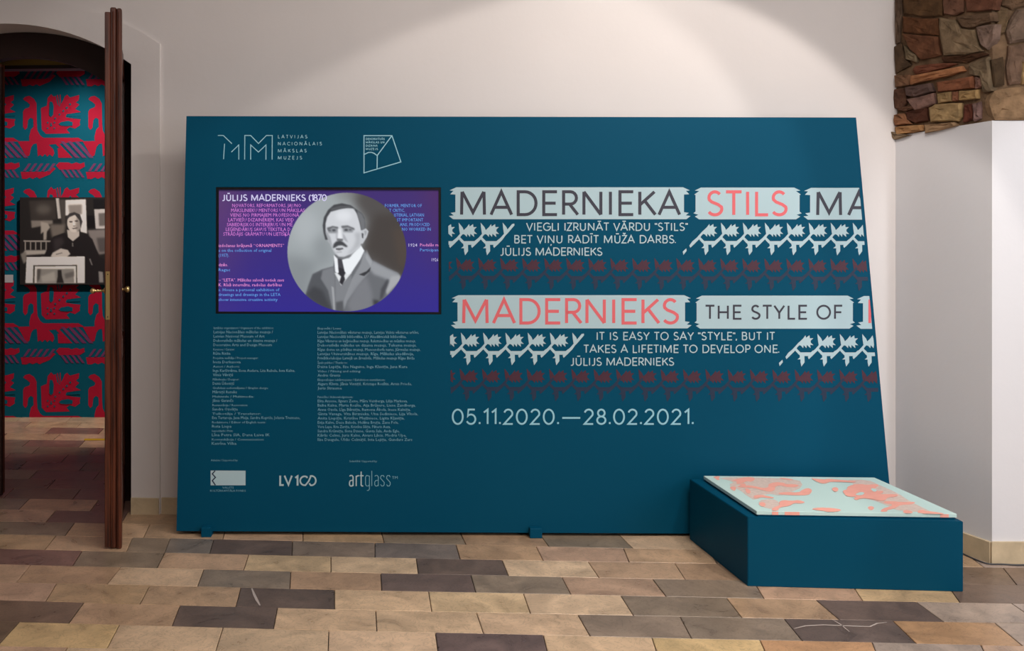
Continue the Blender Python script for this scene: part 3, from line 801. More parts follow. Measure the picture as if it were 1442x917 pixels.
for j in (('VIEGLI IZRUNĀT VĀRDU “STILS”', 741.5, 968, 324.6, 10.4, hs, f2), ('BET VIŅU RADĪT MŪŽA DARBS.', 725, 951, 342.2, 10.4, hs, f2), ('JŪLIJS MADERNIEKS', 704, 847.5, 359.6, 10.4, hs, f2),
 ('IT IS EASY TO SAY “STYLE”, BUT IT', 841, 1091, 478.6, 10.4, hs, f2), ('TAKES A LIFETIME TO DEVELOP ONE.', 822, 1096.5, 496.6, 10.4, hs, f2), ('JŪLIJS MADERNIEKS', 803, 948.5, 514.6, 10.4, hs, f2)):
    bm = bmesh.new(); text_px(bm, *j); finish('quotation_line', bm, M['print'], 'pale line of capitals', kind='stuff')

# ---- ornament bands
def zz(pts): return [((x-790)/14.42, (y-415)/14.42) for x, y in pts]
STEM = zz([(600, 590), (660, 505), (750, 430), (870, 295), (905, 330), (850, 385), (790, 470), (700, 560), (620, 635)])
STEMTIP = zz([(860, 300), (985, 150), (1030, 140), (1035, 175), (900, 335)])
LEAF = zz([(835, 350), (880, 290), (960, 215), (1008, 150), (1018, 200), (1088, 150), (1095, 212), (1165, 210), (1112, 262), (1115, 300), (1170, 352), (1102, 345), (1112, 412), (1062, 372), (1035, 345), (1026, 412), (990, 372), (968, 350), (962, 412), (915, 362), (872, 352)])
SPIKE = zz([(795, 120), (872, 212), (905, 285), (860, 345), (822, 350), (806, 250)])
DIAG = zz([(765, 425), (800, 392), (905, 498), (900, 560), (868, 540)])
BAR = zz([(885, 497), (1115, 497), (1165, 455), (1125, 572), (975, 572), (890, 572)])
DOWN = zz([(890, 555), (985, 560), (988, 700), (925, 785), (905, 700), (905, 642), (845, 640), (895, 598)])
def place(bm, parts, u, v, fn, sx=1.0):
    for p in parts: uvpoly(bm, [(u+x*sx, v+y) for x, y in p], fn, PN)
FULL = [STEM, LEAF, SPIKE, DIAG, BAR, DOWN]
def orn(parts, u, v, m, label=None, white=False):
    bm = bmesh.new(); place(bm, parts, u, v, f1)
    clip_u(bm, f1, (631, 300), (635, 560), keep_left=False)
    if bm.faces: clip_u(bm, f1, CL_A, CL_B)
    if bm.faces: finish('ornament', bm, M[m], label)
    else: bm.free()
for k in range(-1, 2): orn(FULL, 645.5+k*31, 334, 'print')
orn([STEM, STEMTIP, SPIKE], 707.5, 334, 'print')
for k in range(-1, 5): orn(FULL, 648.7+k*31.35, 488.8, 'print')
orn([STEM, STEMTIP, SPIKE], 805.5, 488.8, 'print')
for u0, v, n, per in ((983.8, 333.8, 7, 30.95), (1119.2, 490.6, 3, 31.5)):
    rel = lambda P_: [(x-u0, y-v) for x, y in P_]
    orn([STEM, LEAF, DIAG, BAR, DOWN, rel([(u0-22.4, v+20.6), (u0-17.4, v+16.0), (u0-16.9, v+19.6), (u0-21.4, v+25.2)])], u0, v, 'print')
    for k in range(1, n+1): orn(FULL, u0+k*per, v+k*.04, 'print')
for k in range(-1, 19):
    for u, v in ((642+k*31.0, 383+k*.08), (647+k*31.45, 539.4+k*.08)):
        orn([LEAF, SPIKE], u, v, 'motif_leaf', 'dark plum leaf'); orn([STEM, DIAG, BAR, DOWN], u, v, 'motif_stem', 'dark indigo stem')

# ---- logos
bm = bmesh.new()
def zl(pts): return [(x/8.482+295, y/8.482+180) for x, y in pts]
for s in ([(100, 92), (165, 92), (268, 190)], [(180, 190), (168, 375)], [(262, 290), (350, 205), (350, 380)], [(420, 380), (422, 92), (492, 92), (585, 188), (680, 92), (750, 92), (748, 380)], [(492, 380), (492, 205), (585, 290), (675, 205), (674, 380)]):
    ribbon(bm, zl(s), .62, f2)
for i, (t_, u1) in enumerate((('LATVIJAS', 432.5), ('NACIONĀLAIS', 453), ('MĀKSLAS', 431.5), ('MUZEJS', 425))):
    text_px(bm, t_, 391.8, u1, 194.6+i*9.9, 4.3, .36, f2)
def zk(pts): return [(x/13.1+500, y/13.1+180) for x, y in pts]
for s in ([(165, 145), (680, 145), (845, 630), (165, 832), (165, 145)], [(680, 145), (410, 510), (405, 765)], [(165, 492), (200, 478), (245, 455), (300, 452), (350, 470), (405, 510)]):
    ribbon(bm, zk(s), .7, f2)
for i, (t_, u1) in enumerate((('DEKORATĪVĀS', 541.5), ('MĀKSLAS UN', 541), ('DIZAINA', 531.5), ('MUZEJS', 532))):
    text_px(bm, t_, 515.5, u1, 197+i*4.7, 2.5, .28, f2)
o = keep(obj('logo', bm, M['aqua']), panel); o['kind'] = 'stuff'; o['label'] = 'fine line museum logos'
bm = bmesh.new()
uvpoly(bm, [(296.6, 662.8), (345.8, 663), (345.8, 683.6), (296.6, 683.6)], f1)
# LV100
for s in ([(394.6, 670), (394.6, 683.2), (399.5, 683.2)],): ribbon(bm, s, 1.3, f2)
ribbon(bm, [(400.6, 670), (406.2, 683), (411, 670)], 1.2, f2)
ribbon(bm, [(415.8, 673), (419, 670.8), (419, 684)], 1.3, f2)
ribbon(bm, [(432.4, 673.4)]+[(430+7*math.cos(math.radians(a))*.9-1, 677.2-6.3*math.sin(math.radians(a))) for a in range(60, 300, 20)]+[(431, 682.4), (434.6, 678), (437, 672.6)]+[(438.6+6.2*math.cos(math.radians(a)), 677-6.6*math.sin(math.radians(a))) for a in range(100, -120, -20)]+[(435.5, 680.8)], 1.1, f2)
keep(obj('logo', bm, M['print']), panel)['kind'] = 'stuff'
bm = bmesh.new()
ribbon(bm, [(303, 663), (299, 667.5), (303.4, 672.4), (299, 677), (303.4, 683.4)], .8, f2)
keep(obj('logo_zigzag', bm, M['motif_stem']), panel)

# ---- small print, from the built-in font
def font_px(items, name, m, fn, parent=panel, label=None, extr=None):
    vs, fs = [], []
    for txt, u0, u1, vbase, size in items:
        c = bpy.data.curves.new('t', 'FONT'); c.body = txt; c.size = 1; c.resolution_u = 1
        o = bpy.data.objects.new('t', c); COL.objects.link(o)
        dg = bpy.context.evaluated_depsgraph_get(); me = o.evaluated_get(dg).to_mesh()
        V = [(v.co.x, v.co.y) for v in me.vertices]; P = [tuple(p.vertices) for p in me.polygons]
        o.evaluated_get(dg).to_mesh_clear(); bpy.data.objects.remove(o); bpy.data.curves.remove(c)
        if not V: continue
        x0 = min(v[0] for v in V); x1 = max(v[0] for v in V)
        k = (u1-u0)/(x1-x0) if u1 else size
        b = len(vs)
        vs += [fn(u0+(x-x0)*k, vbase-y*size) for x, y in V]; fs += [tuple(b+i for i in p) for p in P]
    o = mesh(name, vs, fs, M[m] if isinstance(m, str) else m)
    keep(o, parent)
    o['kind'] = 'stuff'
    if label: o['label'] = label
    return o
C1 = ['Izstādes organizatori / Organisers of the exhibition:', 'Latvijas Nacionālais mākslas muzejs /', 'Latvian National Museum of Art', 'Dekoratīvās mākslas un dizaina muzejs /', 'Decorative Arts and Design Museum', 'Kuratore / Curator:', 'Rūta Rinka', 'Projekta vadītāja / Project manager:', 'Iveta Derkusova', 'Autori / Authors:', 'Inga Karlštrēma, Ilona Audere, Lita Rubule, Ieva Kalna,', 'Vilnis Vēriņš', 'Mākslinieks / Designer:', 'Dainis Ūdentiņš', 'Grafiskais noformējums / Graphic design:', 'Mārtiņš Ratniks', 'Multivide / Multimedia:', 'Jānis Garančs', 'Restaurācija / Restoration:', 'Sandra Ozoliņa', 'Tulkotāja / Translator:', 'Eva Tartaroja, Jana Meija, Sandra Kupriša, Jolanta Treimane,', 'Redaktore / Editor of English texts:', 'Ruta Liepa', 'Iespieddarbi / Print:', 'Līna Petra SIA, Dana Laiva IK', 'Komunikācija / Communication:', 'Katrīna Vilka']
E1 = [437, 432, 378, 460, 425, 185, 158, 338, 224, 218, 575, 175, 213, 182, 402, 200, 310, 177, 270, 205, 355, 608, 387, 165, 175, 412, 375, 197]
items = [(t_, 300.9-i*.1, 290+E1[i]/4.585, 463.4+i*6.04, 5.6 if i in (1, 2, 3, 4, 6, 8, 10, 11, 13, 15, 17, 19, 21, 23, 25, 27) else 4.4) for i, t_ in enumerate(C1)]
C2 = ['Eksponāti / Loans:', 'Latvijas Nacionālais vēstures muzejs, Latvijas Valsts vēstures arhīvs,', 'Latvijas Nacionālā bibliotēka, LU Akadēmiskā bibliotēka,', 'Rīgas Vēstures un kuģniecības muzejs, Rakstniecības un mūzikas muzejs,', 'Dekoratīvās mākslas un dizaina muzejs, Tukuma muzejs,', 'Rīgas dome un pilsētas muzeji, Mencendorfa nams, Jūrmalas muzejs,', 'Latvijas Universitātes muzejs, Rīga, Mākslas akadēmija,', 'Privātkolekcijas Latvijā un ārvalstīs, Mākslas muzejs Rīgas Birža', 'Īpašs paldies / Thanks to:', 'Daina Lapiņa, Ilze Nagaine, Inga Klaviņa, Jana Kura', 'Video / Filming and editing:', 'Andris Grants', 'Ekspozīcijas iekārtojums / Exhibition installation:', 'Aigars Klints, Jānis Vintiņš, Kristaps Rozītis, Arnis Priede,', 'Juris Straume', None, 'Pateicība / Acknowledgements:', 'Elita Ansone, Ilgvars Zeme, Māra Veinberga, Lilija Markova,', 'Baiba Kalna, Marta Rozīte, Aija Brūvere, Liene Zandberga,', 'Anna Ozola, Līga Bērziņa, Ramona Ābola, Inese Kalniņa,', 'Ginta Vanaga, Vita Birznieka, Una Sediniece, Lija Vītola,', 'Anita Liepiņa, Kristīne Muižniece, Ligita Kļaviņa,', 'Evija Kalve, Dace Balode, Helēna Bruņa, Zane Pole,', 'Vera Lapa, Rita Zariņa, Kristīna Siliņa, Pēteris Auza,', 'Sandra Krūmiņa, Ilona Dzene, Gunta Sala, Anda Egle,', 'Kārlis Celms, Juris Kalns, Aivars Lācis, Modris Upe,', 'Ilze Daugule, Uldis Celmiņš, Inta Lejiņa, Gundars Zars']
E2 = [232, 733, 652, 712, 717, 743, 700, 705, 272, 658, 358, 225, 515, 687, 235, 0, 308, 660, 712, 680, 727, 640, 602, 550, 608, 652, 690]
items += [(t_, 447.3, 430+E2[i]/4.583, 464+i*6.04, 5.6 if i not in (0, 8, 10, 12, 16) else 4.4) for i, t_ in enumerate(C2) if t_]
items += [('Atbalsta / Supported by:', 297, 335, 649.6, 4), ('Sadarbībā / Supported by:', 492, 531, 651, 4)]
M['small'] = mat('dim_aqua_small_print', rgb(120, 176, 196), .5, .3)
font_px(items, 'credits_lettering', 'small', f2, label='small credit lines')
font_px([('VALSTS', 313, 329, 688.2, 4), ('KULTŪRKAPITĀLA FONDS', 296, 346, 692.6, 4)], 'logo_lettering', 'small', f2)
font_px([('TM', 552, 560, 674.6, 5.5)], 'logo_lettering', 'small', f2)

def zg(pts): return [(x/14.42+480, y/14.42+650) for x, y in pts]
def small_a(x, w_=88): return [[(x+8, 300), (x+30, 284), (x+w_-30, 284), (x+w_-8, 310), (x+w_-8, 500)], [(x+w_-8, 380), (x+25, 390), (x+8, 420), (x+8, 475), (x+25, 498), (x+w_-30, 498), (x+w_-8, 470)]]
def small_s(x, w_=88): return [[(x+w_-8, 318), (x+w_-24, 286), (x+24, 286), (x+8, 312), (x+8, 345), (x+w_-8, 425), (x+w_-8, 470), (x+w_-26, 498), (x+26, 498), (x+8, 468)]]
bm = bmesh.new()
for st_ in small_a(168)+[[(312, 500), (312, 290)], [(312, 320), (335, 292), (372, 290)], [(412, 205), (412, 480), (430, 498), (455, 498)], [(385, 290), (462, 290)]]: ribbon(bm, zg(st_), .85, f2)
finish('logo_lettering', bm, M['print'], kind='stuff')
bm = bmesh.new()
for st_ in [[(590, 300), (520, 284), (500, 320), (500, 465), (520, 498), (560, 498), (580, 470)], [(580, 290), (580, 560), (560, 588), (530, 588)], [(628, 190), (628, 498)]]+small_a(680)+small_s(800)+small_s(922): ribbon(bm, zg(st_), .5, f2)
finish('logo_lettering', bm, M['small'], kind='stuff')

# ------------------------------------------------------------------ numpy painter for flat pictures (vertex colours)
def blur(a, s):
    if s <= 0: return a
    r = int(3*s)+1; x = np.arange(-r, r+1); k = np.exp(-x*x/(2*s*s)); k /= k.sum()
    p = np.pad(a, ((r, r), (r, r)), mode='edge')
    p = np.apply_along_axis(lambda m_: np.convolve(m_, k, 'valid'), 0, p)
    return np.apply_along_axis(lambda m_: np.convolve(m_, k, 'valid'), 1, p)
def inside(poly, X, Y):
    r = np.zeros(X.shape, bool); n = len(poly)
    for i in range(n):
        x1, y1 = poly[i]; x2, y2 = poly[(i+1) % n]
        if y1 == y2: continue
        c = ((y1 > Y) != (y2 > Y)) & (X < (x2-x1)*(Y-y1)/(y2-y1)+x1)
        r ^= c
    return r
class Canvas:
    def __init__(s, u0, v0, u1, v1, step):
        s.nu = int((u1-u0)/step)+1; s.nv = int((v1-v0)/step)+1; s.step = (u1-u0)/(s.nu-1)
        s.u = np.linspace(u0, u1, s.nu); s.v = np.linspace(v0, v1, s.nv)
        s.U, s.V = np.meshgrid(s.u, s.v); s.img = np.zeros((s.nv, s.nu, 3))
    def mask(s, poly, soft=.5):
        m_ = np.zeros(s.U.shape); d = s.step/3
        for a in (-d, 0, d):
            for b in (-d, 0, d): m_ += inside(poly, s.U+a, s.V+b)
        return blur(m_/9, soft/s.step)
    def put(s, poly, c, soft=.5, alpha=1, clip=None):
        m_ = s.mask(poly, soft)*alpha
        if clip is not None: m_ = m_*clip
        if not hasattr(c, '__len__'): c = (c, c, c*1.01)
        s.img += (np.array(c)-s.img)*m_[..., None]
    def build(s, name, fn, m, parent):
        vs = [fn(u, v) for v in s.v for u in s.u]; nu = s.nu
        fs = [(j*nu+i, (j+1)*nu+i, (j+1)*nu+i+1, j*nu+i+1) for j in range(s.nv-1) for i in range(nu-1)]
        o = mesh(name, vs, fs, m); me = o.data
        c = np.clip(s.img, 0, 255)/255; c = np.where(c <= .04045, c/12.92, ((c+.055)/1.055)**2.4)
        a = me.color_attributes.new('paint', 'FLOAT_COLOR', 'POINT')
        buf = np.ones((s.nv*s.nu, 4), np.float32); buf[:, :3] = c.reshape(-1, 3); a.data.foreach_set('color', buf.ravel())
        return keep(o, parent)
def tr(o, s): return lambda pts: [(x/s+o[0], y/s+o[1]) for x, y in pts]
def ell(cx, cy, rx, ry, n=20): return [(cx+rx*math.cos(2*math.pi*i/n), cy+ry*math.sin(2*math.pi*i/n)) for i in range(n)]

# ------------------------------------------------------------------ screen in the panel
fs_ = lambda off: (lambda u, v: pp(u, v, off))
scr = empty('video_screen', 'flat video screen with round portrait of a man on violet, set in the panel', 'screen', loc=tuple(pp(462, 352, -.02)))
bm = bmesh.new()
o4 = [(304.3, 263.9), (303.9, 441.7), (621.1, 442.6), (620.8, 264.3)]; i4 = [(308.2, 267.2), (307.8, 438.8), (617.6, 439.6), (617.4, 267.5)]
A = [bm.verts.new(pp(*p, -.004)) for p in o4]; B = [bm.verts.new(pp(*p, -.004)) for p in i4]
C_ = [bm.verts.new(pp(*p, -.04)) for p in o4]; D_ = [bm.verts.new(pp(*p, -.014)) for p in i4]
for i in range(4):
    j = (i+1) % 4
    bm.faces.new((A[i], A[j], B[j], B[i])); bm.faces.new((A[j], A[i], C_[i], C_[j])); bm.faces.new((B[i], B[j], D_[j], D_[i]))
bm.faces.new(C_[::-1])
keep(obj('bezel', bm, M['black'], recalc=True), scr)
cv_ = Canvas(307.6, 267, 618, 439.9, .78)
u, v = cv_.U, cv_.V
base = np.zeros(u.shape+(3,))
tl = np.array((96, 62, 110.)); mid = np.array((52, 44, 128.)); bot_ = np.array((46, 38, 138.)); top = np.array((62, 42, 110.))
fv_ = ((v-267)/173)[..., None]
base[:] = top*(1-fv_)+bot_*fv_
gl_ = np.exp(-((u-305)/42)**2)[..., None]*np.clip(1.15-fv_, .25, 1)
base = base*(1-gl_*.75)+tl*gl_*.75
gr_ = np.exp(-((u-618)/26)**2)[..., None]*np.clip(1-fv_*1.2, 0, 1)
base = base*(1-gr_*.5)+np.array((86, 40, 92.))*gr_*.5
pk = (np.exp(-((u-375)/60)**2)*np.exp(-((v-310)/22)**2))[..., None]
base = base*(1-pk*.3)+np.array((98, 40, 138.))*pk*.3
cv_.img = base
circ = cv_.mask(ell(488.5, 355, 83.8, 83.6, 72), .3)
P7 = tr((400, 260), 4.828); P8 = tr((440, 275), 7.97)
sub = Canvas(307.6, 267, 618, 439.9, .78); sub.img[:] = (158, 165, 168)
put = lambda T_, pts, c, soft=.6, alpha=1: sub.put(T_(pts), c, soft, alpha)
put(P7, [(430, 30), (900, 30), (900, 900), (500, 900), (520, 420), (560, 250), (470, 120)], (80, 77, 76), 6)
put(P7, [(330, 30), (520, 30), (480, 120), (380, 120)], (128, 130, 130), 6, .7)
put(P7, [(620, 200), (900, 200), (900, 700), (700, 560), (560, 440)], (68, 63, 60), 5)
put(P7, [(740, 300), (900, 300), (900, 560), (780, 560)], (84, 70, 60), 4, .5)
put(P7, ell(150, 290, 90, 120), (178, 184, 188), 8, .7)
put(P7, [(0, 470), (230, 520), (180, 680), (130, 900), (0, 900)], (128, 134, 138), 7, .8)
put(P7, [(200, 380), (300, 330), (330, 520), (220, 570)], (130, 136, 140), 7, .6)
# jacket
put(P7, [(145, 765), (165, 690), (195, 610), (260, 575), (335, 555), (345, 480), (480, 430), (545, 440), (600, 515), (700, 567), (775, 600), (796, 640), (770, 720), (690, 800), (600, 840), (450, 880), (320, 880), (200, 800)], (104, 107, 112), .6)
put(P7, [(195, 610), (262, 582), (300, 690), (345, 900), (200, 800), (145, 765), (165, 690)], (82, 85, 90), 1.2)
put(P7, [(150, 750), (200, 690), (260, 720), (300, 800), (340, 880), (200, 800)], (58, 60, 65), 2.2, .8)
put(P7, [(262, 585), (335, 560), (345, 640), (350, 860), (330, 850), (300, 720), (250, 640)], (122, 125, 130), .9)
put(P7, [(322, 690), (338, 700), (352, 870), (338, 870)], (168, 170, 174), .5, .8)
put(P7, [(600, 517), (700, 569), (780, 606), (790, 645), (735, 690), (690, 640), (610, 610), (570, 560)], (150, 153, 158), 1.8)
put(P7, [(730, 625), (788, 615), (792, 650), (745, 700), (700, 750), (690, 720)], (166, 168, 172), 1.2)
put(P7, [(545, 452), (600, 530), (575, 600), (500, 690), (430, 790), (405, 860), (385, 850), (415, 740), (455, 650), (520, 540)], (140, 143, 148), .8)
put(P7, [(508, 612), (560, 590), (590, 560), (582, 590), (545, 622)], (52, 54, 58), .5)
put(P7, [(560, 440), (600, 520), (590, 560), (555, 500)], (172, 175, 180), .8, .6)
put(P7, [(702, 640), (715, 650), (690, 720), (672, 770), (650, 790), (660, 710)], (66, 68, 74), 1.3, .9)
put(P7, [(600, 780), (650, 790), (640, 820), (610, 830)], (46, 48, 52), 1.5, .8)
put(P7, [(480, 700), (560, 620), (600, 740), (600, 850), (460, 870), (430, 820)], (128, 130, 136), 2.5, .7)
put(P7, [(350, 610), (385, 690), (460, 612), (455, 660), (400, 800), (390, 870), (350, 870)], (126, 129, 134), .7)
put(P7, [(352, 800), (400, 790), (410, 870), (352, 870)], (74, 76, 80), 1.2, .8)
put(P7, [(343, 600), (460, 600), (388, 688)], (222, 225, 228), .6)
put(P7, [(345, 470), (400, 505), (470, 480), (520, 410), (470, 360), (350, 430)], (150, 152, 156), 1)
put(P7, [(368, 500), (402, 512), (412, 600), (368, 602)], (66, 66, 72), .7)
put(P7, [(362, 560), (408, 575), (418, 600), (408, 622), (415, 645), (396, 684), (376, 664), (388, 625), (366, 605)], (44, 44, 50), .6)
put(P7, [(338, 478), (362, 500), (372, 600), (360, 603), (348, 592)], (236, 239, 243), .45)
put(P7, [(394, 512), (450, 490), (522, 412), (546, 450), (520, 505), (456, 602), (430, 612), (412, 592)], (236, 240, 244), .5)
# head
put(P8, [(138, 380), (150, 250), (200, 180), (300, 145), (450, 145), (505, 210), (540, 330), (560, 400), (556, 500), (530, 590), (440, 655), (350, 698), (290, 692), (250, 650), (222, 600), (200, 545), (160, 495)], (206, 209, 214), .5)
put(P8, [(138, 380), (170, 420), (200, 470), (232, 600), (290, 690), (250, 650), (205, 560), (158, 495)], (158, 161, 166), .9, .9)
put(P8, [(470, 420), (545, 420), (540, 560), (440, 650), (380, 670), (460, 580), (490, 500)], (176, 179, 184), 2, .9)
put(P8, ell(350, 230, 90, 60), (226, 229, 234), 3, .8)
put(P8, [(115, 340), (128, 250), (175, 165), (240, 108), (330, 90), (430, 112), (500, 165), (555, 205), (585, 260), (592, 330), (588, 385), (548, 392), (535, 330), (510, 230), (470, 150), (400, 140), (300, 158), (205, 185), (165, 245), (146, 320), (146, 420), (172, 500), (145, 500), (124, 420)], (66, 68, 72), .6)
put(P8, [(500, 170), (555, 210), (588, 280), (590, 385), (548, 395), (532, 300), (505, 230)], (112, 114, 118), .8)
put(P8, [(200, 150), (300, 120), (420, 120), (460, 145), (330, 145), (220, 175)], (96, 98, 102), .8, .7)
put(P8, [(555, 395), (600, 372), (630, 405), (610, 470), (565, 545), (535, 542), (540, 470)], (192, 195, 200), .5)
put(P8, [(552, 425), (572, 430), (570, 485), (556, 478)], (74, 76, 80), .5)
put(P8, [(580, 400), (606, 395), (610, 425), (590, 460)], (150, 152, 156), .5, .7)
put(P8, [(160, 362), (285, 362), (285, 425), (180, 425)], (132, 135, 140), 1.0, .9)
put(P8, [(335, 352), (470, 368), (450, 418), (345, 415)], (136, 139, 144), 1.0, .9)
put(P8, [(165, 368), (225, 345), (290, 358), (285, 374), (228, 362), (172, 392)], (96, 98, 102), .7)
put(P8, [(322, 345), (395, 338), (470, 372), (474, 392), (400, 360), (330, 368)], (102, 104, 108), .7)
put(P8, ell(240, 393, 20, 12), (76, 78, 82), .6); put(P8, ell(192, 395, 16, 8), (86, 88, 92), .6); put(P8, ell(378, 390, 20, 12), (72, 74, 78), .6); put(P8, ell(424, 388, 16, 8), (96, 98, 102), .5)
put(P8, [(290, 380), (318, 380), (332, 480), (322, 500), (282, 490)], (232, 234, 238), .9)
put(P8, [(262, 420), (284, 400), (280, 485), (264, 490)], (170, 172, 178), .9, .8)
put(P8, [(340, 420), (372, 470), (402, 530), (372, 515), (345, 490)], (166, 168, 174), .8, .9)
put(P8, [(272, 484), (345, 490), (340, 515), (275, 512)], (112, 114, 118), .6)
put(P8, [(228, 594), (238, 548), (268, 518), (312, 508), (348, 528), (396, 575), (380, 584), (330, 562), (290, 566), (250, 590)], (66, 68, 72), .8)
put(P8, [(262, 594), (342, 590), (348, 604), (300, 620), (264, 612)], (98, 98, 102), .5)
put(P8, [(265, 634), (330, 628), (330, 642), (272, 648)], (156, 158, 162), .7, .7)
put(P8, [(245, 660), (300, 692), (360, 692), (445, 660), (410, 705), (330, 712), (270, 702)], (112, 114, 118), .9, .9)
cv_.img = cv_.img*(1-circ[..., None])+sub.img*circ[..., None]
cv_.put([(307, 266), (619, 266), (619, 269), (307, 269)], (24, 18, 48), .8, .8)
M['display'] = mat('lit_display', rough=.25, emit=True, attr='paint')
disp = cv_.build('display', fs_(-.012), M['display'], scr)
M['e_white'] = mat('display_white_text', rgb(205, 200, 235), .3, emit=True)
M['e_pink'] = mat('display_pink_text', rgb(212, 124, 214), .3, emit=True)
M['e_pink2'] = mat('display_bright_pink_text', rgb(236, 146, 214), .3, emit=True)
M['e_blue'] = mat('display_blue_text', rgb(98, 160, 232), .3, emit=True)
fd = fs_(-.0112)
def outside_circle(bm_or_vs): pass
bm = bmesh.new(); text_px(bm, 'JŪLIJS MADERNIEKS (1870', 312.5, 459.5, 282.6, 8.2, .74, fd)
keep(obj('display_title', bm, M['e_white']), scr)['kind'] = 'stuff'
Lp = [('NOVATORS, REFORMATORS, JAUNO', 327, 424, 291.8), ('MĀKSLINIEKU MENTORS UN MĀKSLAS', 325.5, 429, 298.6), ('VIENS NO PIRMAJIEM PROFESIONĀ', 324, 421, 305.3), ('LATVIEŠU DIZAINERIEM, KAS VEID', 321.5, 414, 312), ('SABIEDRISKOS INTERJERUS UN MĒ', 319.5, 412, 318.7), ('LEĢENDĀRUS SAVUS TEKSTILA D', 318, 409, 325.4), ('STRĀDĀJIS GRĀMATU UN LIETIŠĶĀ', 314.5, 408, 332)]
font_px([(t_, a_, b_, v_, 7) for t_, a_, b_, v_ in Lp], 'display_text', M['e_pink'], fd, scr)
font_px([('izdošanas krājumā “ORNAMENTS”', 307.8, 400, 348, 6.4), ('dzēs.', 307.8, 321, 375, 6), ('– “LETA”. Mākslas salonā notiek savs', 307.8, 400, 396.5, 6.2), ('K. Rīsā internātu, radošas darbības', 307.8, 397, 403.3, 6.2)], 'display_text', M['e_pink2'], fd, scr)
font_px([('s on the collection of original', 307.8, 382, 354.8, 6.4), ('(1957).', 307.8, 322.5, 361.8, 6.4), ('Ragac', 307.8, 324, 382, 6), ('s. House a personal exhibition of', 307.8, 393.5, 410.2, 6.2), ('drawings and drawings in the LETA', 307.8, 395, 417, 6.2), ('show intensive creative activity', 307.8, 391, 424, 6.2),
         ('FORMER, MENTOR OF', 542, 594, 291.8, 6.4), ('T CRITIC,', 548, 570, 298.4, 6.4), ('ISTERIAL, LATVIAN', 555, 597, 305, 6.4), ('ST IMPORTANT', 559, 596, 311.8, 6.4), ('ANS, PRODUCED', 563, 605.5, 318.4, 6.4), ('NO WORKED IN', 566, 606.5, 325, 6.4), ('Participan', 591.5, 617.2, 354, 6)], 'display_text', M['e_blue'], fd, scr)
font_px([('Piedalās m', 591.5, 617.2, 347, 6)], 'display_text', M['e_pink2'], fd, scr)
font_px([('1924', 575.5, 587.5, 347.4, 6.4), ('1926', 608, 617.2, 368, 6.4)], 'display_text', M['e_white'], fd, scr)

# ------------------------------------------------------------------ plinth and printed board
BZ = .321
q = [Vector((1.624, 4.448, 0)), Vector((2.586, 4.383, 0)), Vector((2.545, 5.085, 0)), Vector((1.555, 5.105, 0))]
bm = bmesh.new(); prism(bm, q, Vector((0, 0, BZ))); bmesh.ops.recalc_face_normals(bm, faces=bm.faces); bevel(bm, .0025, 2)
pl = obj('plinth', bm, M['teal'], recalc=True); tag(pl, 'low dark teal painted display plinth standing in front of the right end of the panel', 'plinth')
def on_z(u, v, z): return on_floor(u, v, z)
ZT = .347
bq = [on_z(1065.5, 719.8, ZT), on_z(1347.5, 724.0, ZT), on_z(1231.5, 672.6, ZT), on_z(989.5, 669.2, ZT)]
bq = [Vector((p.x, min(p.y, 5.07), 0)) for p in bq]
bd = empty('printed_board', 'pale aqua board with coral ornament print lying on the teal plinth', 'board', loc=(2.08, 4.75, BZ))
bm = bmesh.new(); prism(bm, [p+Vector((0, 0, BZ+.0085)) for p in bq], Vector((0, 0, ZT-BZ-.0085))); bmesh.ops.recalc_face_normals(bm, faces=bm.faces); bevel(bm, .0012)
keep(obj('board_slab', bm, M['board'], recalc=True), bd)
cq = sum(bq, Vector())/4
bm = bmesh.new(); prism(bm, [cq+(p-cq)*.985+Vector((0, 0, BZ+.0006)) for p in bq], Vector((0, 0, .008)))
keep(obj('backing_sheet', bm, M['teal'], recalc=True), bd)
pa = lambda pts: [(x/7.589+980, y/7.589+655) for x, y in pts]
pb = lambda pts: [(x/7.21+1160, y/7.21+655) for x, y in pts]
def smoothp(p):
    out = []
    n = len(p)
    for i in range(n):
        a, b = p[i], p[(i+1) % n]
        out += [(a[0]*.75+b[0]*.25, a[1]*.75+b[1]*.25), (a[0]*.25+b[0]*.75, a[1]*.25+b[1]*.75)]
    return out
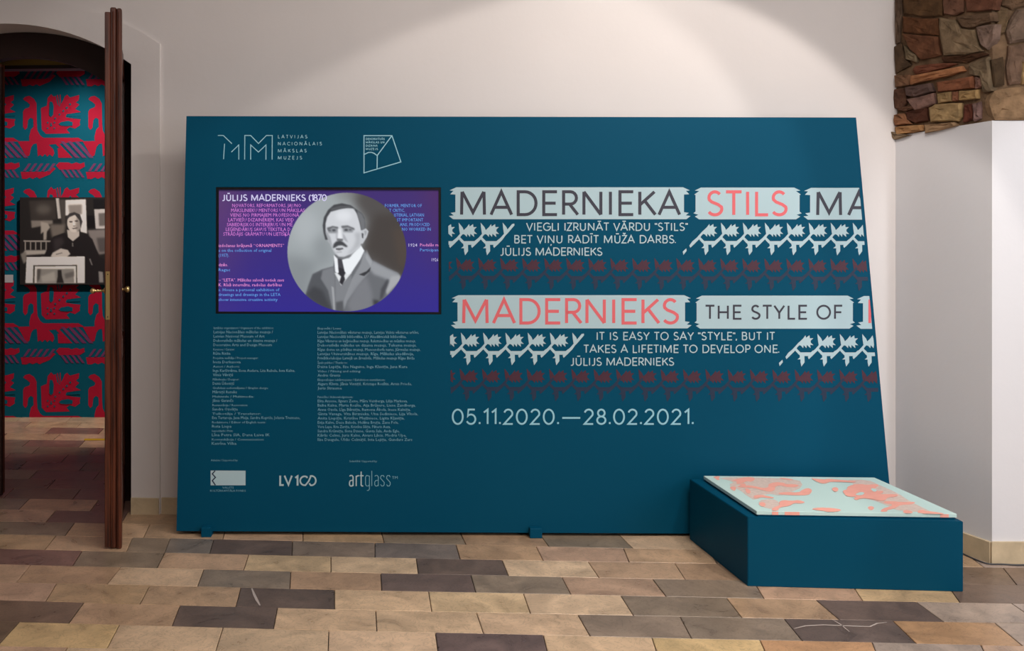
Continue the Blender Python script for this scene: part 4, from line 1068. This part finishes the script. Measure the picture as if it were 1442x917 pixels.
blobs = [pa([(180, 128), (235, 118), (262, 130), (240, 140), (262, 158), (225, 162), (205, 140)]),
 pa([(370, 165), (470, 142), (520, 130), (610, 130), (635, 150), (600, 180), (540, 172), (500, 196), (430, 205), (440, 175)]),
 pa([(355, 238), (400, 228), (430, 238), (425, 270), (400, 278)]), pa([(430, 228), (540, 215), (620, 225), (730, 250), (780, 235), (770, 205), (850, 182), (940, 190), (960, 205), (1050, 205), (1110, 218), (1060, 240), (960, 235), (900, 215), (840, 235), (850, 262), (800, 290), (700, 268), (620, 245), (480, 240)]),
 pa([(460, 205), (520, 195), (540, 215), (480, 222)]), pa([(520, 245), (575, 260), (590, 300), (545, 310)]),
 pa([(870, 300), (960, 290), (1100, 295), (1130, 270), (1190, 245), (1235, 258), (1240, 290), (1200, 325), (1060, 325), (920, 320)]),
 pa([(610, 330), (680, 318), (760, 330), (850, 352), (800, 360), (700, 345), (630, 362)]), pa([(665, 410), (720, 395), (750, 420), (730, 450), (690, 440)]),
 pa([(880, 400), (930, 375), (1020, 385), (1100, 375), (1175, 400), (1120, 415), (1050, 408), (1000, 440), (920, 450), (885, 465), (880, 490), (805, 490), (820, 460), (900, 430)]),
 pa([(880, 138), (960, 140), (1050, 158), (1010, 165), (930, 152)]),
 pa([(1225, 470), (1330, 455), (1430, 462), (1500, 470), (1520, 490), (1400, 495), (1300, 488)]), pb([(1, 440), (60, 435), (190, 455), (140, 478), (1, 478)]),
 pb([(30, 140), (120, 148), (250, 160), (340, 168), (300, 180), (180, 175), (80, 172), (0, 180), (-20, 160)]),
 pa([(1220, 140), (1290, 150), (1442, 160), (1442, 180), (1370, 205), (1310, 190)]),
 pb([(75, 240), (120, 225), (150, 240), (145, 265), (110, 278)]),
 pb([(190, 262), (240, 250), (235, 225), (300, 200), (380, 195), (430, 205), (540, 195), (560, 215), (520, 232), (540, 270), (600, 262), (605, 285), (560, 300), (640, 298), (760, 300), (740, 325), (650, 330), (620, 365), (560, 365), (480, 345), (380, 340), (330, 362), (300, 340), (340, 325), (280, 325), (230, 320), (205, 290)]),
 pb([(440, 430), (480, 415), (515, 430), (500, 455), (470, 460)]),
 pb([(600, 370), (680, 365), (800, 378), (940, 372), (900, 400), (780, 405), (740, 430), (690, 450), (650, 455), (640, 475), (570, 475), (600, 440), (680, 420), (700, 400), (620, 390)]),
 pb([(800, 470), (830, 455), (890, 465), (910, 490), (820, 492)]), pb([(950, 465), (1000, 452), (1040, 468), (1100, 472), (1230, 492), (1200, 499), (960, 492)]),
]
holes = [pb([(310, 300), (380, 270), (420, 285), (380, 310)]), pb([(470, 240), (520, 235), (545, 260), (510, 275)])]
M['pale_coral'] = mat('pale_coral_tint_print', rgb(226, 206, 196), .6, .25, noise=.12, nscale=60)
bm = bmesh.new()
for b_ in (pa([(200, 130), (700, 135), (1100, 150), (1150, 230), (1000, 300), (900, 330), (760, 300), (640, 380), (560, 340), (460, 260), (340, 215), (420, 180)]),
           pb([(200, 150), (450, 150), (560, 200), (760, 290), (860, 360), (1040, 450), (1100, 480), (760, 470), (620, 400), (480, 350), (280, 320), (210, 250), (330, 200)]),
           pa([(660, 380), (820, 360), (900, 400), (860, 480), (700, 450)])):
    uvpoly(bm, smoothp(b_), lambda u, v: on_z(u, v, ZT+.0004), Vector((0, 0, 1)), .00008, 3)
keep(obj('tinted_print', bm, M['pale_coral']), bd)['kind'] = 'stuff'
bm = bmesh.new(); fz = lambda u, v: on_z(u, v, ZT+.0008)
for b_ in blobs: uvpoly(bm, smoothp(b_), fz, Vector((0, 0, 1)), .00008, 20)
pass
keep(obj('coral_print', bm, M['board_print']), bd)['kind'] = 'stuff'
bm = bmesh.new()
for b_ in holes: uvpoly(bm, smoothp(b_), lambda u, v: on_z(u, v, ZT+.0028))
keep(obj('aqua_print', bm, M['board']), bd)['kind'] = 'stuff'
# print wrapped over the front edge
bm = bmesh.new()
fa, fb_ = bq[0], bq[1]
def edge_pt(u, z):
    d = (fb_-fa); 
    t = ((u-PU)/F*fa.y-fa.x)/(d.x-(u-PU)/F*d.y)
    p = fa+d*t; return Vector((p.x, p.y-.0008, z))
for u0, u1 in ((1087, 1096), (1105, 1126), (1324, 1336)):
    vs = [bm.verts.new(edge_pt(u0, BZ+.0095)), bm.verts.new(edge_pt(u1, BZ+.0095)), bm.verts.new(edge_pt(u1, ZT-.0015)), bm.verts.new(edge_pt(u0, ZT-.0015))]
    bm.faces.new(vs)
keep(obj('coral_print', bm, M['board_print']), bd)['kind'] = 'stuff'

# ------------------------------------------------------------------ gallery beyond the door: photograph, label, tape
Y1 = YW-.06
ph = empty('framed_photograph', 'black and white photograph of a person holding a framed picture on the patterned wall', 'picture', loc=tuple(at(90, 400, YW)))
bm = bmesh.new(); a = at(28, 278, Y1); b = at(156, 401.5, Y1)
box(bm, a.x, b.x, Y1+.001, YW-.003, b.z, a.z); keep(obj('picture_mount', bm, M['black'], recalc=True), ph)
cp = Canvas(28, 278, 156, 401, .8); cp.img[:] = (38, 36, 36)
Q = tr((0, 260), 5.73)
cput = lambda pts, c, soft=.5, alpha=1: cp.put(Q(pts), c, soft, alpha)
for pts, c, so in (([(235, 130), (450, 125), (455, 280), (250, 292)], (56, 52, 50), 1), (ell(350, 200, 60, 40), (84, 80, 76), 3), ([(450, 110), (476, 110), (496, 272), (468, 276)], (176, 172, 168), .4), ([(476, 120), (525, 120), (530, 330), (500, 330)], (70, 66, 64), 1),
    ([(250, 290), (425, 288), (425, 318), (255, 350)], (120, 114, 108), .8), ([(400, 320), (530, 320), (520, 400), (420, 430)], (104, 98, 92), 1.5),
    ([(330, 300), (385, 312), (405, 345), (378, 380), (375, 445), (350, 450), (350, 380), (330, 400)], (150, 144, 136), .6),
    ([(190, 450), (415, 452), (412, 464), (190, 462)], (150, 144, 138), .4), ([(200, 530), (385, 528), (370, 560), (180, 572)], (160, 155, 148), .8), ([(165, 560), (210, 540), (215, 620), (190, 640)], (120, 116, 110), .8),
    ([(528, 125), (692, 118), (702, 395), (650, 380), (640, 250), (528, 250)], (206, 202, 198), .5), ([(550, 165), (660, 160), (662, 240), (560, 235)], (130, 124, 120), 1), ([(650, 260), (690, 200), (695, 380), (660, 360)], (224, 222, 220), .6),
    ([(700, 250), (765, 250), (765, 350), (705, 350)], (26, 24, 26), .5), ([(760, 200), (900, 195), (900, 355), (772, 358)], (178, 174, 172), .4), ([(795, 232), (900, 226), (900, 330), (800, 335)], (98, 94, 92), .8), ([(750, 120), (900, 120), (900, 192), (755, 195)], (26, 25, 28), .4),
    ([(705, 368), (900, 358), (900, 548), (800, 565), (740, 470)], (118, 112, 110), 1), ([(780, 430), (900, 425), (900, 540), (800, 545)], (78, 74, 74), 1.2)): cput(pts, c, so)
for x in range(200, 410, 42): cput([(x, 462), (x+9, 462), (x+9, 528), (x, 528)], (140, 134, 128), .3)
for pts, c, so in (([(352, 585), (400, 470), (430, 420), (520, 388), (600, 440), (690, 395), (745, 440), (800, 580), (870, 620), (870, 800), (690, 800), (688, 590)], (34, 31, 33), .5), ([(430, 440), (500, 420), (520, 470), (440, 560)], (52, 48, 50), 2),
    ([(540, 365), (640, 375), (640, 415), (588, 458), (548, 425)], (176, 170, 164), .4), (ell(597, 308, 56, 78), (190, 184, 178), .4), ([(620, 250), (655, 290), (655, 350), (625, 385), (610, 340)], (140, 134, 130), 1),
    ([(535, 262), (560, 232), (600, 222), (645, 240), (666, 300), (650, 352), (642, 290), (605, 244), (560, 262), (535, 290)], (56, 54, 56), .4),
    (ell(572, 300, 14, 6), (70, 64, 62), .3), (ell(617, 294, 14, 6), (70, 64, 62), .3), ([(588, 300), (598, 298), (606, 328), (588, 330)], (212, 206, 200), .4), ([(588, 332), (610, 330), (606, 338), (590, 338)], (110, 102, 98), .3), ([(580, 352), (628, 344), (622, 356), (590, 360)], (100, 92, 90), .3),
    ([(582, 470), (590, 470), (592, 500), (582, 500)], (110, 106, 104), .3),
    ([(408, 582), (425, 550), (490, 515), (548, 528), (568, 560), (540, 584), (470, 590)], (180, 174, 168), .5), ([(450, 560), (500, 548), (505, 554), (452, 568)], (120, 114, 110), .3),
    ([(215, 585), (683, 580), (684, 795), (205, 795)], (222, 218, 208), .35), ([(268, 650), (622, 648), (624, 795), (265, 795)], (74, 72, 68), .3), ([(282, 660), (612, 658), (614, 795), (278, 795)], (208, 204, 196), .3), ([(300, 682), (596, 680), (598, 795), (296, 795)], (132, 130, 126), .5),
    ([(300, 682), (330, 682), (320, 760), (300, 790)], (80, 78, 76), 1), ([(465, 690), (495, 688), (500, 740), (516, 795), (455, 795), (466, 740)], (44, 42, 42), .5), ([(520, 720), (596, 700), (596, 740), (530, 760)], (100, 98, 96), 1), ([(330, 740), (440, 700), (450, 780), (340, 790)], (160, 158, 152), 1.2),
    ([(795, 700), (830, 705), (835, 790), (800, 790)], (130, 126, 124), .6), ([(718, 600), (730, 598), (748, 650), (738, 650)], (110, 106, 106), .4)): cput(pts, c, so)
M['photo'] = mat('photograph_print', rough=.45, spec=.3, attr='paint')
cp.img = cp.img*1.3
cp.build('photograph', lambda u, v: at(u, v, Y1), M['photo'], ph)
bm = bmesh.new(); a = at(3, 387, YW-.004); b = at(18.5, 398, YW-.004); box(bm, a.x, b.x, YW-.005, YW-.0025, b.z, a.z)
lc = obj('wall_label', bm, M['card'], recalc=True); tag(lc, 'small white caption card on the patterned wall left of the photograph', 'label')
p = [on_floor(118, 620.5), on_floor(160, 620.5), on_floor(160, 618), on_floor(119, 618)]
bm = bmesh.new(); prism(bm, [v+Vector((0, 0, .0008)) for v in p], Vector((0, 0, .0006)))
tp = obj('floor_tape', bm, M['tape'], recalc=True); tag(tp, 'short strip of yellow tape on the gallery floor beyond the doorway', 'tape')
print('tiles', tile_count, 'tris', sum(len(o.data.loop_triangles) if o.type == 'MESH' else 0 for o in bpy.data.objects))
